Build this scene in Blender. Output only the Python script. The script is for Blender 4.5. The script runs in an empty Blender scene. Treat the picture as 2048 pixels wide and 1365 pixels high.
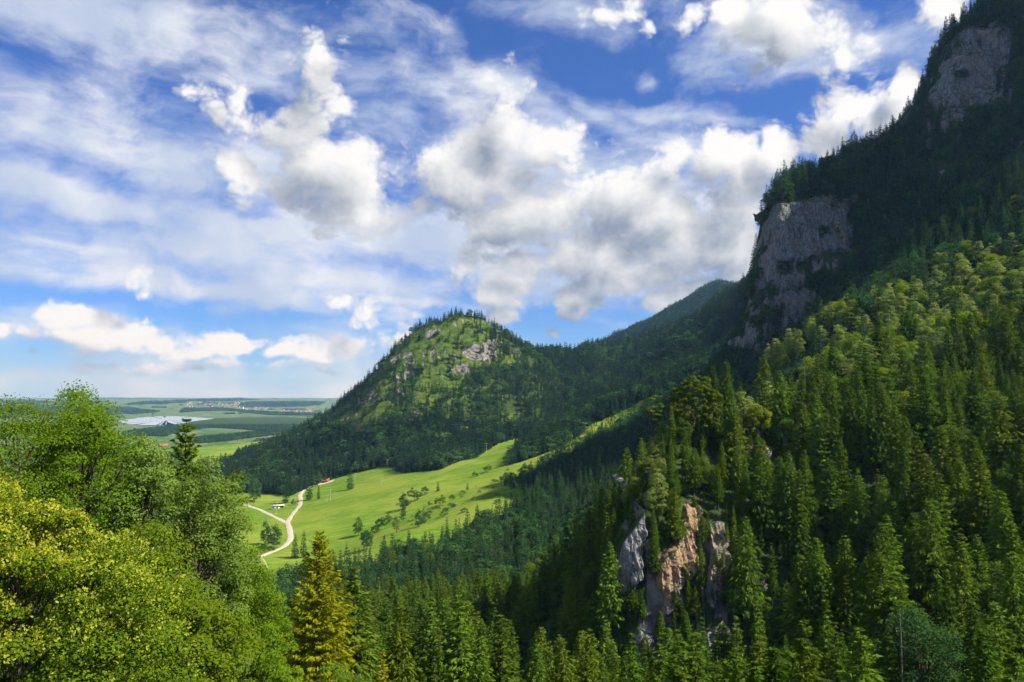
import bpy, math, random
import numpy as np
from mathutils import Vector

# ------------------------------------------------------------------ camera, sky, sun, exposure
SC = bpy.context.scene
COL = SC.collection
FPX, HZ = 1560.0, 796.0                 # focal length in pixels of a 2048 px wide frame, horizon row
PITCH = math.atan((HZ - 682.5) / FPX)
CAMZ = 200.0
cam = bpy.data.cameras.new('camera')
cam.sensor_width = 36.0
cam.lens = 36.0 * FPX / 2048.0
cam.clip_start, cam.clip_end = 0.5, 120000.0
camo = bpy.data.objects.new('camera', cam)
camo.location = (0, 0, CAMZ)
camo.rotation_euler = (math.pi / 2 + PITCH, 0, 0)
COL.objects.link(camo)
SC.camera = camo

SUN_AZ, SUN_EL = math.radians(106), math.radians(46)     # clockwise from the view direction
sun_dir = Vector((math.sin(SUN_AZ) * math.cos(SUN_EL), math.cos(SUN_AZ) * math.cos(SUN_EL), math.sin(SUN_EL)))
sl = bpy.data.lights.new('sun', 'SUN')
sl.energy, sl.angle, sl.color = 5.0, math.radians(0.53), (1.0, 0.95, 0.86)
so = bpy.data.objects.new('sun', sl)
so.rotation_euler = sun_dir.to_track_quat('Z', 'Y').to_euler()
so.location = (0, 0, 900)
COL.objects.link(so)

SC.view_settings.view_transform = 'Standard'
SC.view_settings.look = 'None'
SC.view_settings.exposure = 0.95
SC.view_settings.gamma = 1.0
SC.view_settings.use_curve_mapping = False
cy = SC.cycles
cy.max_bounces, cy.diffuse_bounces, cy.glossy_bounces = 4, 2, 2
cy.transmission_bounces, cy.transparent_max_bounces, cy.volume_bounces = 2, 4, 0
cy.use_adaptive_sampling = True
cy.adaptive_threshold = 0.02
cy.use_denoising = True
cy.sample_clamp_indirect = 4.0
SKY_STRENGTH = 0.06

def angles(u, v):
    a, b = (u - 1024) / FPX, (682.5 - v) / FPX
    y, z = math.cos(PITCH) - math.sin(PITCH) * b, math.sin(PITCH) + math.cos(PITCH) * b
    return math.atan2(a, y), math.atan2(z, math.hypot(a, y))

class Nodes:
    """small helper to wire math nodes"""
    def __init__(s, nt): s.nt = nt
    def new(s, t, **k):
        n = s.nt.nodes.new(t)
        for a, b in k.items(): setattr(n, a, b)
        return n
    def put(s, sock, v):
        if isinstance(v, bpy.types.NodeSocket): s.nt.links.new(v, sock)
        else: sock.default_value = v
    def m(s, op, a, b=None, c=None, clamp=False):
        n = s.new('ShaderNodeMath', operation=op, use_clamp=clamp)
        for i, x in enumerate((a, b, c)):
            if x is not None: s.put(n.inputs[i], x)
        return n.outputs[0]
    def vm(s, op, a, b=None, out=0):
        n = s.new('ShaderNodeVectorMath', operation=op)
        s.put(n.inputs[0], a)
        if b is not None: s.put(n.inputs[1], b)
        return n.outputs['Value'] if op in ('LENGTH', 'DOT_PRODUCT', 'DISTANCE') else n.outputs[0]
    def xyz(s, x, y, z=0.0):
        n = s.new('ShaderNodeCombineXYZ')
        for i, q in enumerate((x, y, z)): s.put(n.inputs[i], q)
        return n.outputs[0]
    def sep(s, v):
        n = s.new('ShaderNodeSeparateXYZ'); s.put(n.inputs[0], v); return n.outputs
    def noise(s, vec, scale, detail=4.0, rough=0.55, dist=0.0, lac=2.0, color=False, dim='3D'):
        n = s.new('ShaderNodeTexNoise', noise_dimensions=dim)
        s.put(n.inputs['Vector'], vec); s.put(n.inputs['Scale'], scale); n.inputs['Detail'].default_value = detail
        n.inputs['Roughness'].default_value = rough; n.inputs['Distortion'].default_value = dist; n.inputs['Lacunarity'].default_value = lac
        return n.outputs[1 if color else 0]
    def voro(s, vec, scale, detail=0.0, rough=0.5, feature='F1', smooth=None, out='Distance'):
        n = s.new('ShaderNodeTexVoronoi', feature=feature, voronoi_dimensions='2D')
        s.put(n.inputs['Vector'], vec); n.inputs['Scale'].default_value = scale
        if 'Detail' in n.inputs: n.inputs['Detail'].default_value = detail; n.inputs['Roughness'].default_value = rough
        if smooth is not None: n.inputs['Smoothness'].default_value = smooth
        return n.outputs[out]
    def ramp(s, x, a, b, c=0.0, d=1.0, kind='SMOOTHSTEP'):
        n = s.new('ShaderNodeMapRange', interpolation_type=kind)
        s.put(n.inputs[0], x)
        for i, q in enumerate((a, b, c, d)): s.put(n.inputs[1 + i], q)
        return n.outputs[0]
    def mix(s, f, a, b, blend='MIX'):
        n = s.new('ShaderNodeMix', data_type='RGBA', blend_type=blend)
        s.put(n.inputs[0], f)
        for sock, q in ((n.inputs[6], a), (n.inputs[7], b)):
            s.put(sock, q if isinstance(q, bpy.types.NodeSocket) or len(q) == 4 else (*q, 1))
        return n.outputs[2]

# cumulus heads that stand in this sky: (column, row, half width, half height, weight)
CUMULUS = [
 (650,150,75,115,.75),(690,90,32,48,.7),(600,260,90,90,.7),(440,200,115,60,.6),(470,330,75,55,.8),(660,350,120,80,1.15),(560,390,110,60,.75),
 (1010,250,70,105,.8),(950,350,180,85,1.0),(880,330,95,65,.85),(1100,300,90,75,.85),(830,400,130,55,.6),(1080,410,150,75,.8),
 (1240,400,130,90,1.15),(1330,430,120,75,1.0),(1460,320,110,65,1.05),(1545,305,50,48,1.1),(1360,310,45,30,.7),(1480,400,120,90,1.0),
 (1640,300,90,60,.8),(1200,500,200,85,1.2),(1420,500,190,85,1.2),(1000,600,140,32,.8),(1250,545,210,60,1.0),(1400,585,130,45,.9),(1060,430,170,80,1.1),(720,430,150,50,.7),(1030,520,90,40,.8),(940,525,65,50,1.0),(1010,575,120,40,.9),(1150,590,95,50,1.05),(1180,560,40,38,1.0),
 (1310,605,50,24,.9),(1350,560,120,40,.65),
 (1700,225,105,55,1.1),(1810,170,48,42,1.1),(1660,260,70,45,.9),(1790,250,80,60,.9),(1560,60,140,80,1.0),(1490,15,160,40,.9),(1680,100,70,80,.6),(1880,20,90,70,.9),(1240,20,110,35,.7),(1290,48,28,26,.7),
 (150,638,80,32,1.0),(250,655,95,36,1.0),(190,676,160,30,.85),(455,692,95,34,1.0),(400,708,95,24,.8),(555,706,44,20,.9),(325,690,44,22,.9),(10,660,26,18,.9),(48,664,26,10,.7),
 (680,692,105,34,1.0),(665,676,34,22,.95),(690,606,44,30,.9),(735,640,48,36,.7),(245,565,44,34,.65),(290,580,40,18,.55),(620,720,60,14,.7),(660,742,50,12,.6),
 (1105,658,26,14,.8),(120,705,150,16,.55),(450,735,230,18,.5),(210,730,190,18,.5),(1000,635,50,28,.75),(800,680,60,40,.6),
]
# sheets of high cloud: (column, row, half width, half height, tilt down to the right in degrees, weight)
SHEETS = [
 (240,45,480,85,2,1.15),(430,60,170,75,12,.5),(150,250,340,75,6,.85),(330,330,330,85,10,.85),(60,380,260,70,8,.8),(200,410,440,58,10,1.2),(430,455,200,70,16,1.2),(380,490,620,110,5,.75),(110,480,260,20,8,.75),
 (100,545,260,34,6,.75),(420,575,450,40,5,1.25),(700,560,350,55,3,1.2),(790,500,330,75,6,1.15),(620,480,220,50,0,.8),(800,600,220,16,3,.9),(430,610,90,14,3,.6),
 (900,190,190,80,20,.8),(1010,180,200,50,28,.9),(800,230,150,50,12,.6),(1180,230,170,34,24,.85),(1330,220,180,24,8,.75),(1460,235,80,14,8,.55),(1600,80,260,90,16,.7),(1700,140,60,80,70,.6),(1100,30,180,50,20,.55),(880,40,110,24,12,.5),(1280,150,28,16,0,.55),
 (1250,560,300,60,0,1.1),(1000,450,300,90,0,1.1),(1150,440,480,190,0,1.25),(800,470,380,110,4,1.0),(560,330,200,130,0,.8),(1000,300,220,120,0,.8),(1300,640,160,16,0,.4),(250,735,520,40,0,.55),(300,700,800,50,0,.5),(300,775,1000,36,0,.9),(900,770,900,36,0,.8),
]
def build_world():
    w = bpy.data.worlds.new('World'); SC.world = w; w.use_nodes = True
    nt = w.node_tree; nt.nodes.clear(); N = Nodes(nt)
    out = N.new('ShaderNodeOutputWorld')
    sky = N.new('ShaderNodeTexSky', sky_type='NISHITA', sun_disc=False)
    sky.sun_elevation, sky.sun_rotation = SUN_EL, SUN_AZ
    sky.altitude, sky.air_density, sky.dust_density, sky.ozone_density = 900, 1.0, 0.3, 2.5
    d = N.vm('NORMALIZE', N.new('ShaderNodeTexCoord').outputs['Generated'])
    x, y, z = N.sep(d)
    az = N.m('ARCTAN2', x, y); el = N.m('ARCSINE', z)
    ae = N.xyz(az, el)

    def group(name, ins, outs):
        g = bpy.data.node_groups.new(name, 'ShaderNodeTree')
        for nm, ty in ins: g.interface.new_socket(nm, in_out='INPUT', socket_type='NodeSocket' + ty)
        for nm, ty in outs: g.interface.new_socket(nm, in_out='OUTPUT', socket_type='NodeSocket' + ty)
        return g, Nodes(g), g.nodes.new('NodeGroupInput').outputs, g.nodes.new('NodeGroupOutput').inputs
    # one head of cumulus, one sheet of high cloud
    gb, G, gi, go = group('cloud_head', [('p', 'Vector'), ('centre', 'Vector'), ('inverse', 'Vector'), ('weight', 'Float'), ('sum', 'Float')], [('sum', 'Float')])
    l = G.vm('LENGTH', G.vm('MULTIPLY', G.vm('SUBTRACT', gi[0], gi[1]), gi[2]))
    G.put(go[0], G.m('SMOOTH_MAX', gi[4], G.m('MULTIPLY', G.m('SUBTRACT', 1.0, l), gi[3]), .4))
    gs, G, gi, go = group('cloud_sheet', [('p', 'Vector'), ('centre', 'Vector'), ('along', 'Vector'), ('across', 'Vector'), ('weight', 'Float'), ('sum', 'Float')], [('sum', 'Float')])
    q = G.vm('SUBTRACT', gi[0], gi[1]); l = G.vm('LENGTH', G.xyz(G.vm('DOT_PRODUCT', q, gi[2]), G.vm('DOT_PRODUCT', q, gi[3])))
    G.put(go[0], G.m('SMOOTH_MAX', gi[5], G.m('MULTIPLY', G.m('SUBTRACT', 1.0, l), gi[4]), .3))
    def use(K, g, *vals):
        n = K.new('ShaderNodeGroup'); n.node_tree = g
        for sock, q in zip(n.inputs, vals): K.put(sock, q)
        return n.outputs[0] if len(n.outputs) == 1 else n.outputs
    def field_group(blobs):
        """cumulus density at angular position p"""
        g, G, gi, go = group('cumulus', [('p', 'Vector'), ('direction', 'Vector')], [('density', 'Float'), ('bulk', 'Float')])
        warp = G.vm('SUBTRACT', G.noise(gi[0], 9.0, 3, color=True, dim='2D'), (.5, .5, .5))
        q = G.vm('ADD', gi[0], G.vm('MULTIPLY', warp, (.05, .035, 0)))
        acc = -9.0
        for (a0, e0, ra, re, wt) in blobs: acc = use(G, gb, q, (a0, e0, 0), (1 / ra, 1 / re, 0), wt * 1.5, acc)
        if not blobs: acc = G.m('MULTIPLY_ADD', G.noise(G.vm('MULTIPLY', gi[1], (1, 1, 1.8)), 3.2, 3), 6.0, -3.0)
        puff = G.m('SUBTRACT', .55, G.voro(G.vm('MULTIPLY', q, (1, 1.25, 0)), 19.0, 3.0, .6))
        fb = G.m('SUBTRACT', G.noise(q, 13.0, 7, .62, dim='2D'), .5)
        G.put(go[0], G.m('SUBTRACT', G.m('ADD', acc, G.m('ADD', G.m('MULTIPLY', puff, .75), G.m('MULTIPLY', fb, 1.7))), .05)); G.put(go[1], acc)
        return g
    blue = N.vm('MULTIPLY', sky.outputs[0], (SKY_STRENGTH * .40, SKY_STRENGTH * .66, SKY_STRENGTH * 1.22))
    def sector(blobs, sheets):
        """clear sky with its clouds for one part of the sky"""
        fg = field_group(blobs)
        D0, _b0 = use(N, fg, ae, d)
        D1, bulk = use(N, fg, N.vm('ADD', ae, (.026, .036, 0)), d)
        a_cu = N.ramp(D0, -.06, .60)
        shade = N.m('ADD', N.m('MULTIPLY', N.ramp(bulk, -.1, 1.35), .62), N.m('MULTIPLY', N.m('SUBTRACT', D0, D1), -.30))
        shade = N.m('ADD', shade, N.m('MULTIPLY', N.m('SUBTRACT', N.noise(ae, 8, 7, dim='2D'), .5), .55))
        shade = N.m('MAXIMUM', N.m('ADD', shade, .15), 0.0, clamp=True)
        cu_col = N.mix(shade, (.515, .51, .505), (.145, .168, .21))
        # high sheets, combed into streaks
        wq = N.vm('SUBTRACT', N.noise(ae, 5.0, 4, color=True, dim='2D'), (.5, .5, .5))
        q = N.vm('ADD', ae, N.vm('MULTIPLY', wq, (.10, .055, 0)))
        acc = -9.0
        for (a0, e0, ca, sa, ku, kv, wt) in sheets: acc = use(N, gs, q, (a0, e0, 0), (ca * ku, -sa * ku, 0), (sa * kv, ca * kv, 0), wt, acc)
        if not sheets: acc = N.m('MULTIPLY_ADD', N.noise(N.vm('MULTIPLY', d, (1, 1, 2.5)), 2.6, 3), 4.0, -1.9)
        qs = N.new('ShaderNodeMapping'); N.put(qs.inputs['Vector'], q)
        qs.inputs['Rotation'].default_value = (0, 0, math.radians(9)); qs.inputs['Scale'].default_value = (1, 2.7, 1)
        st = N.m('SUBTRACT', N.noise(qs.outputs[0], 6.5, 9, .6, 0, dim='2D'), .5)
        st2 = N.m('SUBTRACT', N.noise(q, 16.0, 7, .62, dim='2D'), .5)
        cd = N.m('ADD', acc, N.m('ADD', N.m('MULTIPLY', st, 2.3), N.m('MULTIPLY', st2, .8)))
        a_ci = N.m('MULTIPLY', N.ramp(cd, -.30, 1.0), .95)
        ci_col = N.mix(N.ramp(N.noise(q, 7.0, 6, dim='2D'), .35, .7), (.28, .325, .42), (.45, .465, .49))
        c = N.mix(a_ci, blue, ci_col)
        c = N.mix(a_cu, c, cu_col)
        b = N.new('ShaderNodeBackground'); N.put(b.inputs[0], c); return b.outputs[0]
    def mixs(f, a, b):
        n = N.new('ShaderNodeMixShader'); N.put(n.inputs[0], f); nt.links.new(a, n.inputs[1]); nt.links.new(b, n.inputs[2]); return n.outputs[0]
    cum = [(*angles(u, v), ru / FPX * math.cos(angles(u, v)[0]) ** 2 * 1.25, rv / FPX * math.cos(angles(u, v)[0]) * 1.25, wt) for (u, v, ru, rv, wt) in CUMULUS]
    sh = [(*angles(u, v), math.cos(math.radians(t)), math.sin(math.radians(t)), FPX / ru, FPX / rv, wt) for (u, v, ru, rv, t, wt) in SHEETS]
    def part(lo, hi):
        c = [b for b in cum if b[0] + b[2] * 2.6 > lo - .06 and b[0] - b[2] * 2.6 < hi + .06]
        h = [b for b in sh if b[0] + 2.4 * (b[2] / b[4] + b[3] / b[5]) > lo - .06 and b[0] - 2.4 * (b[2] / b[4] + b[3] / b[5]) < hi + .06]
        return sector(c, h)
    cuts = [-.9, -.30, -.02, .22, .9]
    cur = part(cuts[0], cuts[1])
    for lo, hi in zip(cuts[1:-1], cuts[2:]): cur = mixs(N.m('GREATER_THAN', az, lo), cur, part(lo, hi))
    # the same kind of sky goes on outside the frame
    away = N.m('MAXIMUM', N.ramp(N.m('ABSOLUTE', az), .66, .82), N.ramp(el, .56, .72))
    cur = mixs(away, cur, sector([], []))
    bl = N.new('ShaderNodeBackground'); bl.inputs[0].default_value = (.16, .22, .30, 1)      # below the horizon only air
    cur = mixs(N.ramp(el, -.02, 0.0), bl.outputs[0], cur)
    nt.links.new(cur, out.inputs[0])
    w.cycles.sampling_method = 'MANUAL'; w.cycles.sample_map_resolution = 512
build_world()

# ------------------------------------------------------------------ numeric helpers
def hash3(ix, iy, iz, seed):
    h = (ix.astype(np.int64) * 374761393 + iy.astype(np.int64) * 668265263 + iz.astype(np.int64) * 2147483647 + seed * 144269) & 0xffffffff
    h = ((h ^ (h >> 13)) * 1274126177) & 0xffffffff
    h = ((h ^ (h >> 16)) * 2246822519) & 0xffffffff
    return ((h ^ (h >> 15)) & 0xffffff) / float(0xffffff)
def vnoise(x, y, z, seed=0):
    x, y, z = np.broadcast_arrays(np.asarray(x, float), np.asarray(y, float), np.asarray(z, float))
    ix, iy, iz = np.floor(x), np.floor(y), np.floor(z)
    fx, fy, fz = x - ix, y - iy, z - iz
    fx, fy, fz = [t * t * (3 - 2 * t) for t in (fx, fy, fz)]
    r = 0
    for dx in (0, 1):
        for dy in (0, 1):
            for dz in (0, 1):
                w = (fx if dx else 1 - fx) * (fy if dy else 1 - fy) * (fz if dz else 1 - fz)
                r = r + w * hash3(ix + dx, iy + dy, iz + dz, seed)
    return r - .5
def fbm(x, y, z=0.0, octv=4, seed=0, gain=.5):
    r, a, f = 0, 1.0, 1.0
    for i in range(octv):
        r = r + a * vnoise(np.asarray(x) * f, np.asarray(y) * f, np.asarray(z) * f, seed + i * 17); a *= gain; f *= 2.03
    return r
def sstep(a, b, x):
    t = np.clip((x - a) / (b - a), 0, 1); return t * t * (3 - 2 * t)
def W(u, v, Y, drop=0.0):
    """world point seen at column u, row v, Y metres ahead; drop lowers it (crowns stand that high over the ground)"""
    a, b = (u - 1024) / FPX, (682.5 - v) / FPX
    y, z = math.cos(PITCH) - math.sin(PITCH) * b, math.sin(PITCH) + math.cos(PITCH) * b
    return np.array([a * Y / y, Y, CAMZ + z * Y / y - drop])
def project(x, y, z):
    dy, dz = np.asarray(y, float), np.asarray(z, float) - CAMZ
    f = math.cos(PITCH) * dy + math.sin(PITCH) * dz; upc = -math.sin(PITCH) * dy + math.cos(PITCH) * dz
    f = np.where(f < 1, 1, f)
    return 1024 + FPX * np.asarray(x) / f, 682.5 - FPX * upc / f

# ------------------------------------------------------------------ the lie of the land: survey points
CP = []
def cp(u, v, Y, drop=0.0): CP.append(W(u, v, Y, drop))
def cx(x, y, z): CP.append(np.array([x, y, CAMZ + z]))
# knoll under the left trees, falling to the gorge
for p in [(0,6,-14),(-8,20,-17),(10,20,-22),(-24,40,-21),(-14,52,-25),(-60,70,-19),(-90,110,-32),(-30,80,-28),(-14,84,-38),(-27,115,-52),(0,60,-42),(0,130,-68),(-60,150,-58),(-140,150,-60),(-120,300,-125),(-300,350,-140),(30,40,-45),(40,100,-62),(0,200,-90),(40,190,-92),(90,60,-60),(-60,10,-10),(-120,40,-14)]: cx(*p)
for p in [(-320,600,-150),(-100,500,-140),(-600,900,-168),(-200,750,-160),(-900,500,-160),(-2500,1500,-175)]: cx(*p)
for p in [(5,5,-24),(12,4,-34),(25,4,-42),(10,12,-30),(40,15,-52),(60,35,-58),(12,-3,-30),(40,-5,-50),(120,20,-50),(120,80,-58),(60,60,-60)]: cx(*p)
# rock spur: brow, back and foot
for p in [(1228,1030,294,0),(1290,1015,298,0),(1350,1008,302,0),(1420,1000,306,0),(1480,960,322,0),(1390,878,352,0),(1310,915,348,0),(1515,890,352,0),(1385,900,336,0),(1240,1050,330,0),(1470,890,352,0),(1300,960,400,0),(1228,1120,370,0),(1200,1400,300,0)]: cp(*p)
for p in [(30,262,-112),(52,264,-112),(75,262,-108),(36,285,-112),(28,310,-112)]: cx(*p)
# gorge and wood in the middle
for p in [(20,255,-100),(-60,255,-97),(90,250,-106),(20,330,-122),(-70,330,-118),(95,330,-120),(-70,450,-136),(60,450,-132),(130,430,-120),(-80,620,-148),(60,620,-138),(170,600,-110)]: cx(*p)
# meadow
for p in [(530,1140,790),(620,1120,830),(700,1090,860),(575,1045,1065),(500,1050,1050),(450,1060,980),(790,1070,800),(880,1045,830),(960,1010,850),(1000,985,880),(1060,965,900),(700,1000,1130),(800,980,1100),(900,960,1120),(1000,920,1230),(1040,885,1400),(1075,868,1520),(900,925,1330),(800,945,1330),(720,955,1380),(648,967,1420),(590,985,1330),(555,1015,1220),(480,1000,1290),(500,960,1500),(450,930,1950),(560,895,2050),(420,890,2900),(520,882,2700),(300,893,2900),(250,875,3600),(0,900,2600)]: cp(*p)
# Hornburg hill: crest, face, foot
for p in [(940,634,1900,0),(890,640,1900,4),(850,646,1880,2),(800,684,1860,4),(745,738,1830,8),(690,795,1800,12),(650,842,1780,14),(610,868,1800,12),(560,893,1720,8),(970,634,1905,2),(1000,644,1910,6),(1050,684,1930,12),(1110,690,1960,20),(1160,700,2000,20)]: cp(*p)
for p in [(850,730,1740),(860,790,1640),(830,812,1580),(930,700,1790),(960,690,1800),(990,720,1770),(780,770,1690),(740,810,1640),(700,850,1600),(960,745,1720),(1050,760,1720),(930,800,1600)]: cp(*p)
for p in [(800,860,1520,18),(700,900,1500,20),(620,905,1560,18),(540,925,1520,15),(900,870,1480,18),(1000,840,1560,18),(1060,800,1640,18),(1130,780,1700,20),(1180,760,1800,12),(1205,740,1850,5),(950,900,1400,15)]: cp(*p)
for p in [(-480,2300,-110),(-200,2300,-20),(0,2350,20),(200,2400,40),(-700,2300,-165),(-1000,3000,-182),(-300,3000,-150),(300,3200,0)]: cx(*p)
# saddle and the peak behind
for p in [(1165,680,2700,12),(1200,695,2300,8),(1225,668,3000,12),(1300,645,3500,14),(1340,622,3700,14),(1400,582,3950,12),(1440,556,4050,6),(1492,588,4050,12),(1540,600,4000,12),(1300,690,2800,10),(1380,660,2900,10),(1450,640,2900,10),(1230,735,1980,5),(1260,710,2400,10),(1700,600,4000,12)]: cp(*p)
for p in [(600,5200,100),(1200,5200,150),(200,4800,0),(2200,3500,500)]: cx(*p)
# dark forested flank in front of it
for p in [(1465,665,1500,15),(1400,705,1480,18),(1330,745,1450,18),(1270,775,1420,18),(1215,800,1400,15),(1130,850,1350,12),(1300,820,1250,14),(1200,860,1150,10),(1100,880,1250,8),(1400,800,1150,18),(1450,740,1150,18)]: cp(*p)
for p in [(1180,920,960,8),(1120,960,860,10),(1060,1010,760,12),(1250,880,900,12),(1320,860,820,14),(1180,990,700,20),(1230,960,620,22),(1400,820,800,16),(1100,1070,600,22)]: cp(*p)
# right flank: from the gorge up to the cliffs
for p in [(2048,1365,150,22),(1900,1365,160,24),(1750,1365,170,25),(1600,1365,180,26),(1500,1365,200,26),(2048,1150,195,22),(1900,1150,210,23),(1750,1120,230,23),(1600,1120,245,24),(2048,950,255,20),(1900,930,280,20),(1750,900,310,20),(1600,900,330,18),(2048,760,340,18),(1900,740,380,18),(1750,740,400,15),(1600,760,420,14),(1500,800,430,12),(2048,580,440,18),(1900,600,500,16),(1800,600,520,15),(1700,640,530,14),(1600,680,560,12),(1530,720,600,10)]: cp(*p)
for p in [(1506,700,760,8),(1490,690,820,10),(1465,720,900,10),(1600,640,740,8),(1720,560,700,12),(1850,490,640,16),(2048,430,560,18),(1950,330,680,14),(2048,280,690,14)]: cp(*p)
# crest above the cliffs
for p in [(1510,520,800,2),(1516,450,810,6),(1532,415,815,12),(1550,370,825,14),(1620,325,850,14),(1700,290,880,12),(1770,285,880,10),(1810,275,850,8),(1838,215,830,6),(1862,140,830,6),(1885,80,830,8),(1920,30,840,10),(1970,-5,850,14),(2048,-40,860,16),(2200,-140,870,10),(1700,400,790,10),(1620,400,780,6),(1550,430,775,4),(1800,380,760,12),(1880,260,770,4),(1950,240,770,2),(2000,130,790,4),(1900,120,800,2),(1600,470,765,2),(1690,500,755,2)]: cp(*p)
# back of the crest; unseen massif at right, heights shaped to shade the cliffs
for p in [(420,1050,150),(520,1100,260),(600,950,360),(650,800,635),(640,640,575),(760,700,620),(560,480,230),(420,330,60),(300,200,-20),(200,120,-50),(900,800,690),(1000,600,640),(900,400,330),(1300,1300,600),(900,1400,470),(700,1500,420),(600,1700,320),(1500,2500,700),(1700,400,600),(380,1250,90)]: cx(*p)
# plain and far hills
for p in [(-2600,3500,-188),(-5000,6000,-188),(-1500,6500,-188),(-3500,5000,-188),(-900,4500,-187),(0,6500,-186),(1500,8000,-150),(-4500,9000,-178),(-2500,9500,-178),(-7000,9000,-170),(-9000,15000,-70),(-7500,12500,-85),(-3500,13500,-110),(-1500,12500,-120),(-2500,11000,-160),(-5500,11000,-135),(0,16000,-70),(-4500,17000,-55),(-9500,22000,-40),(-2500,24000,-50),(3000,22000,-40),(-14000,20000,-40),(0,30000,-50),(-12000,30000,-30),(8000,30000,0),(-20000,30000,0)]: cx(*p)
CP = np.array(CP)
def feat(x, y):
    return np.stack([np.arctan2(x, y) * 1.0, .5 * np.log(x * x + y * y + 25)], -1)
_F = feat(CP[:, 0], CP[:, 1])
_A = np.linalg.norm(_F[:, None] - _F[None], axis=-1)
_n = len(CP)
_M = np.zeros((_n + 3, _n + 3)); _M[:_n, :_n] = -_A + np.eye(_n) * -2e-3 * 0; _M[:_n, _n] = 1; _M[:_n, _n + 1:] = _F; _M[_n, :_n] = 1; _M[_n + 1:, :_n] = _F.T
_w = np.linalg.solve(_M + np.eye(_n + 3) * 1e-9, np.concatenate([CP[:, 2], np.zeros(3)]))
def base_height(x, y):
    x, y = np.asarray(x, float).ravel(), np.asarray(y, float).ravel()
    out = np.empty(len(x))
    for i in range(0, len(x), 40000):
        f = feat(x[i:i + 40000], y[i:i + 40000])
        dx = f[:, None, 0] - _F[None, :, 0]; dy = f[:, None, 1] - _F[None, :, 1]
        out[i:i + 40000] = -np.sqrt(dx * dx + dy * dy) @ _w[:_n] + _w[_n] + f @ _w[_n + 1:]
    return out
def survey_height(x, y):
    x, y = np.asarray(x, float), np.asarray(y, float); shp = x.shape
    xr, yr = x.ravel(), y.ravel()
    h = base_height(xr, yr); r = np.hypot(xr, yr)
    steep = np.clip((h - CAMZ + 118) / 120, .04, 1) * np.clip(r / 500, .12, 1) * np.where(r > 6000, .3, 1)
    h = h + steep * (26 * fbm(xr / 140, yr / 140, octv=2, seed=3) * sstep(900, 1500, r) + (9 + 9 * sstep(1450, 1650, r) * (r < 2300)) * fbm(xr / 45, yr / 45, octv=3, seed=5)) + .8 * fbm(xr / 18, yr / 18, octv=2, seed=9) * sstep(5, 300, r)
    far = sstep(9000, 13000, r)
    h = h + far * 70 * fbm(xr / 2600, yr / 1500, octv=3, seed=21)
    return np.maximum(h, CAMZ - 188.5).reshape(shp)
GAZ = np.radians(np.concatenate([np.arange(-80, -38, .8), np.arange(-38, 38, .19), np.arange(38, 100.1, .7)]))
GR = np.concatenate([np.geomspace(10, 300, 130)[:-1], np.geomspace(300, 2600, 330)[:-1], np.geomspace(2600, 35000, 150)])
GA, GRR = np.meshgrid(GAZ, GR, indexing='ij'); GX, GY = np.sin(GA) * GRR, np.cos(GA) * GRR
GZ = survey_height(GX, GY); _lr = np.log(GR)
def height(x, y):
    """height of the ground sheet, read off its own grid"""
    x, y = np.asarray(x, float), np.asarray(y, float)
    a, l = np.arctan2(x, y), np.log(np.hypot(x, y) + 1e-9)
    i = np.clip(np.searchsorted(GAZ, a) - 1, 0, len(GAZ) - 2); j = np.clip(np.searchsorted(_lr, l) - 1, 0, len(_lr) - 2)
    s = np.clip((a - GAZ[i]) / (GAZ[i + 1] - GAZ[i]), 0, 1); t = np.clip((l - _lr[j]) / (_lr[j + 1] - _lr[j]), 0, 1)
    return (1 - s) * ((1 - t) * GZ[i, j] + t * GZ[i, j + 1]) + s * ((1 - t) * GZ[i + 1, j] + t * GZ[i + 1, j + 1])
def hit(u, v):
    """first ground point met by the line of sight"""
    ts = np.geomspace(30, 30000, 1400)
    a, b = (u - 1024) / FPX, (682.5 - v) / FPX
    dy, dz = math.cos(PITCH) - math.sin(PITCH) * b, math.sin(PITCH) + math.cos(PITCH) * b
    X, Y, Z = a / dy * ts, ts, CAMZ + dz / dy * ts
    k = np.argmax(Z < height(X, Y)); k = k if k else len(ts) - 1
    return np.array([X[k], Y[k], Z[k]])
def poly(pts, ymin=0.0, ymax=1e9):
    """outline on the ground; a corner that would slip behind a crest is pulled back down its own slope"""
    out = []
    for u, v in pts:
        p = hit(u, v); k = 0
        while not (ymin < p[1] < ymax) and k < 60: v += 2; k += 1; p = hit(u, v)
        out.append(p[:2])
    return np.array(out)
def inside(pg, x, y):
    c = np.zeros(np.shape(x), bool); n = len(pg)
    for i in range(n):
        (x0, y0), (x1, y1) = pg[i], pg[(i + 1) % n]
        if y0 == y1: continue
        c ^= ((y0 > y) != (y1 > y)) & (x < (x1 - x0) * (y - y0) / (y1 - y0) + x0)
    return c

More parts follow.
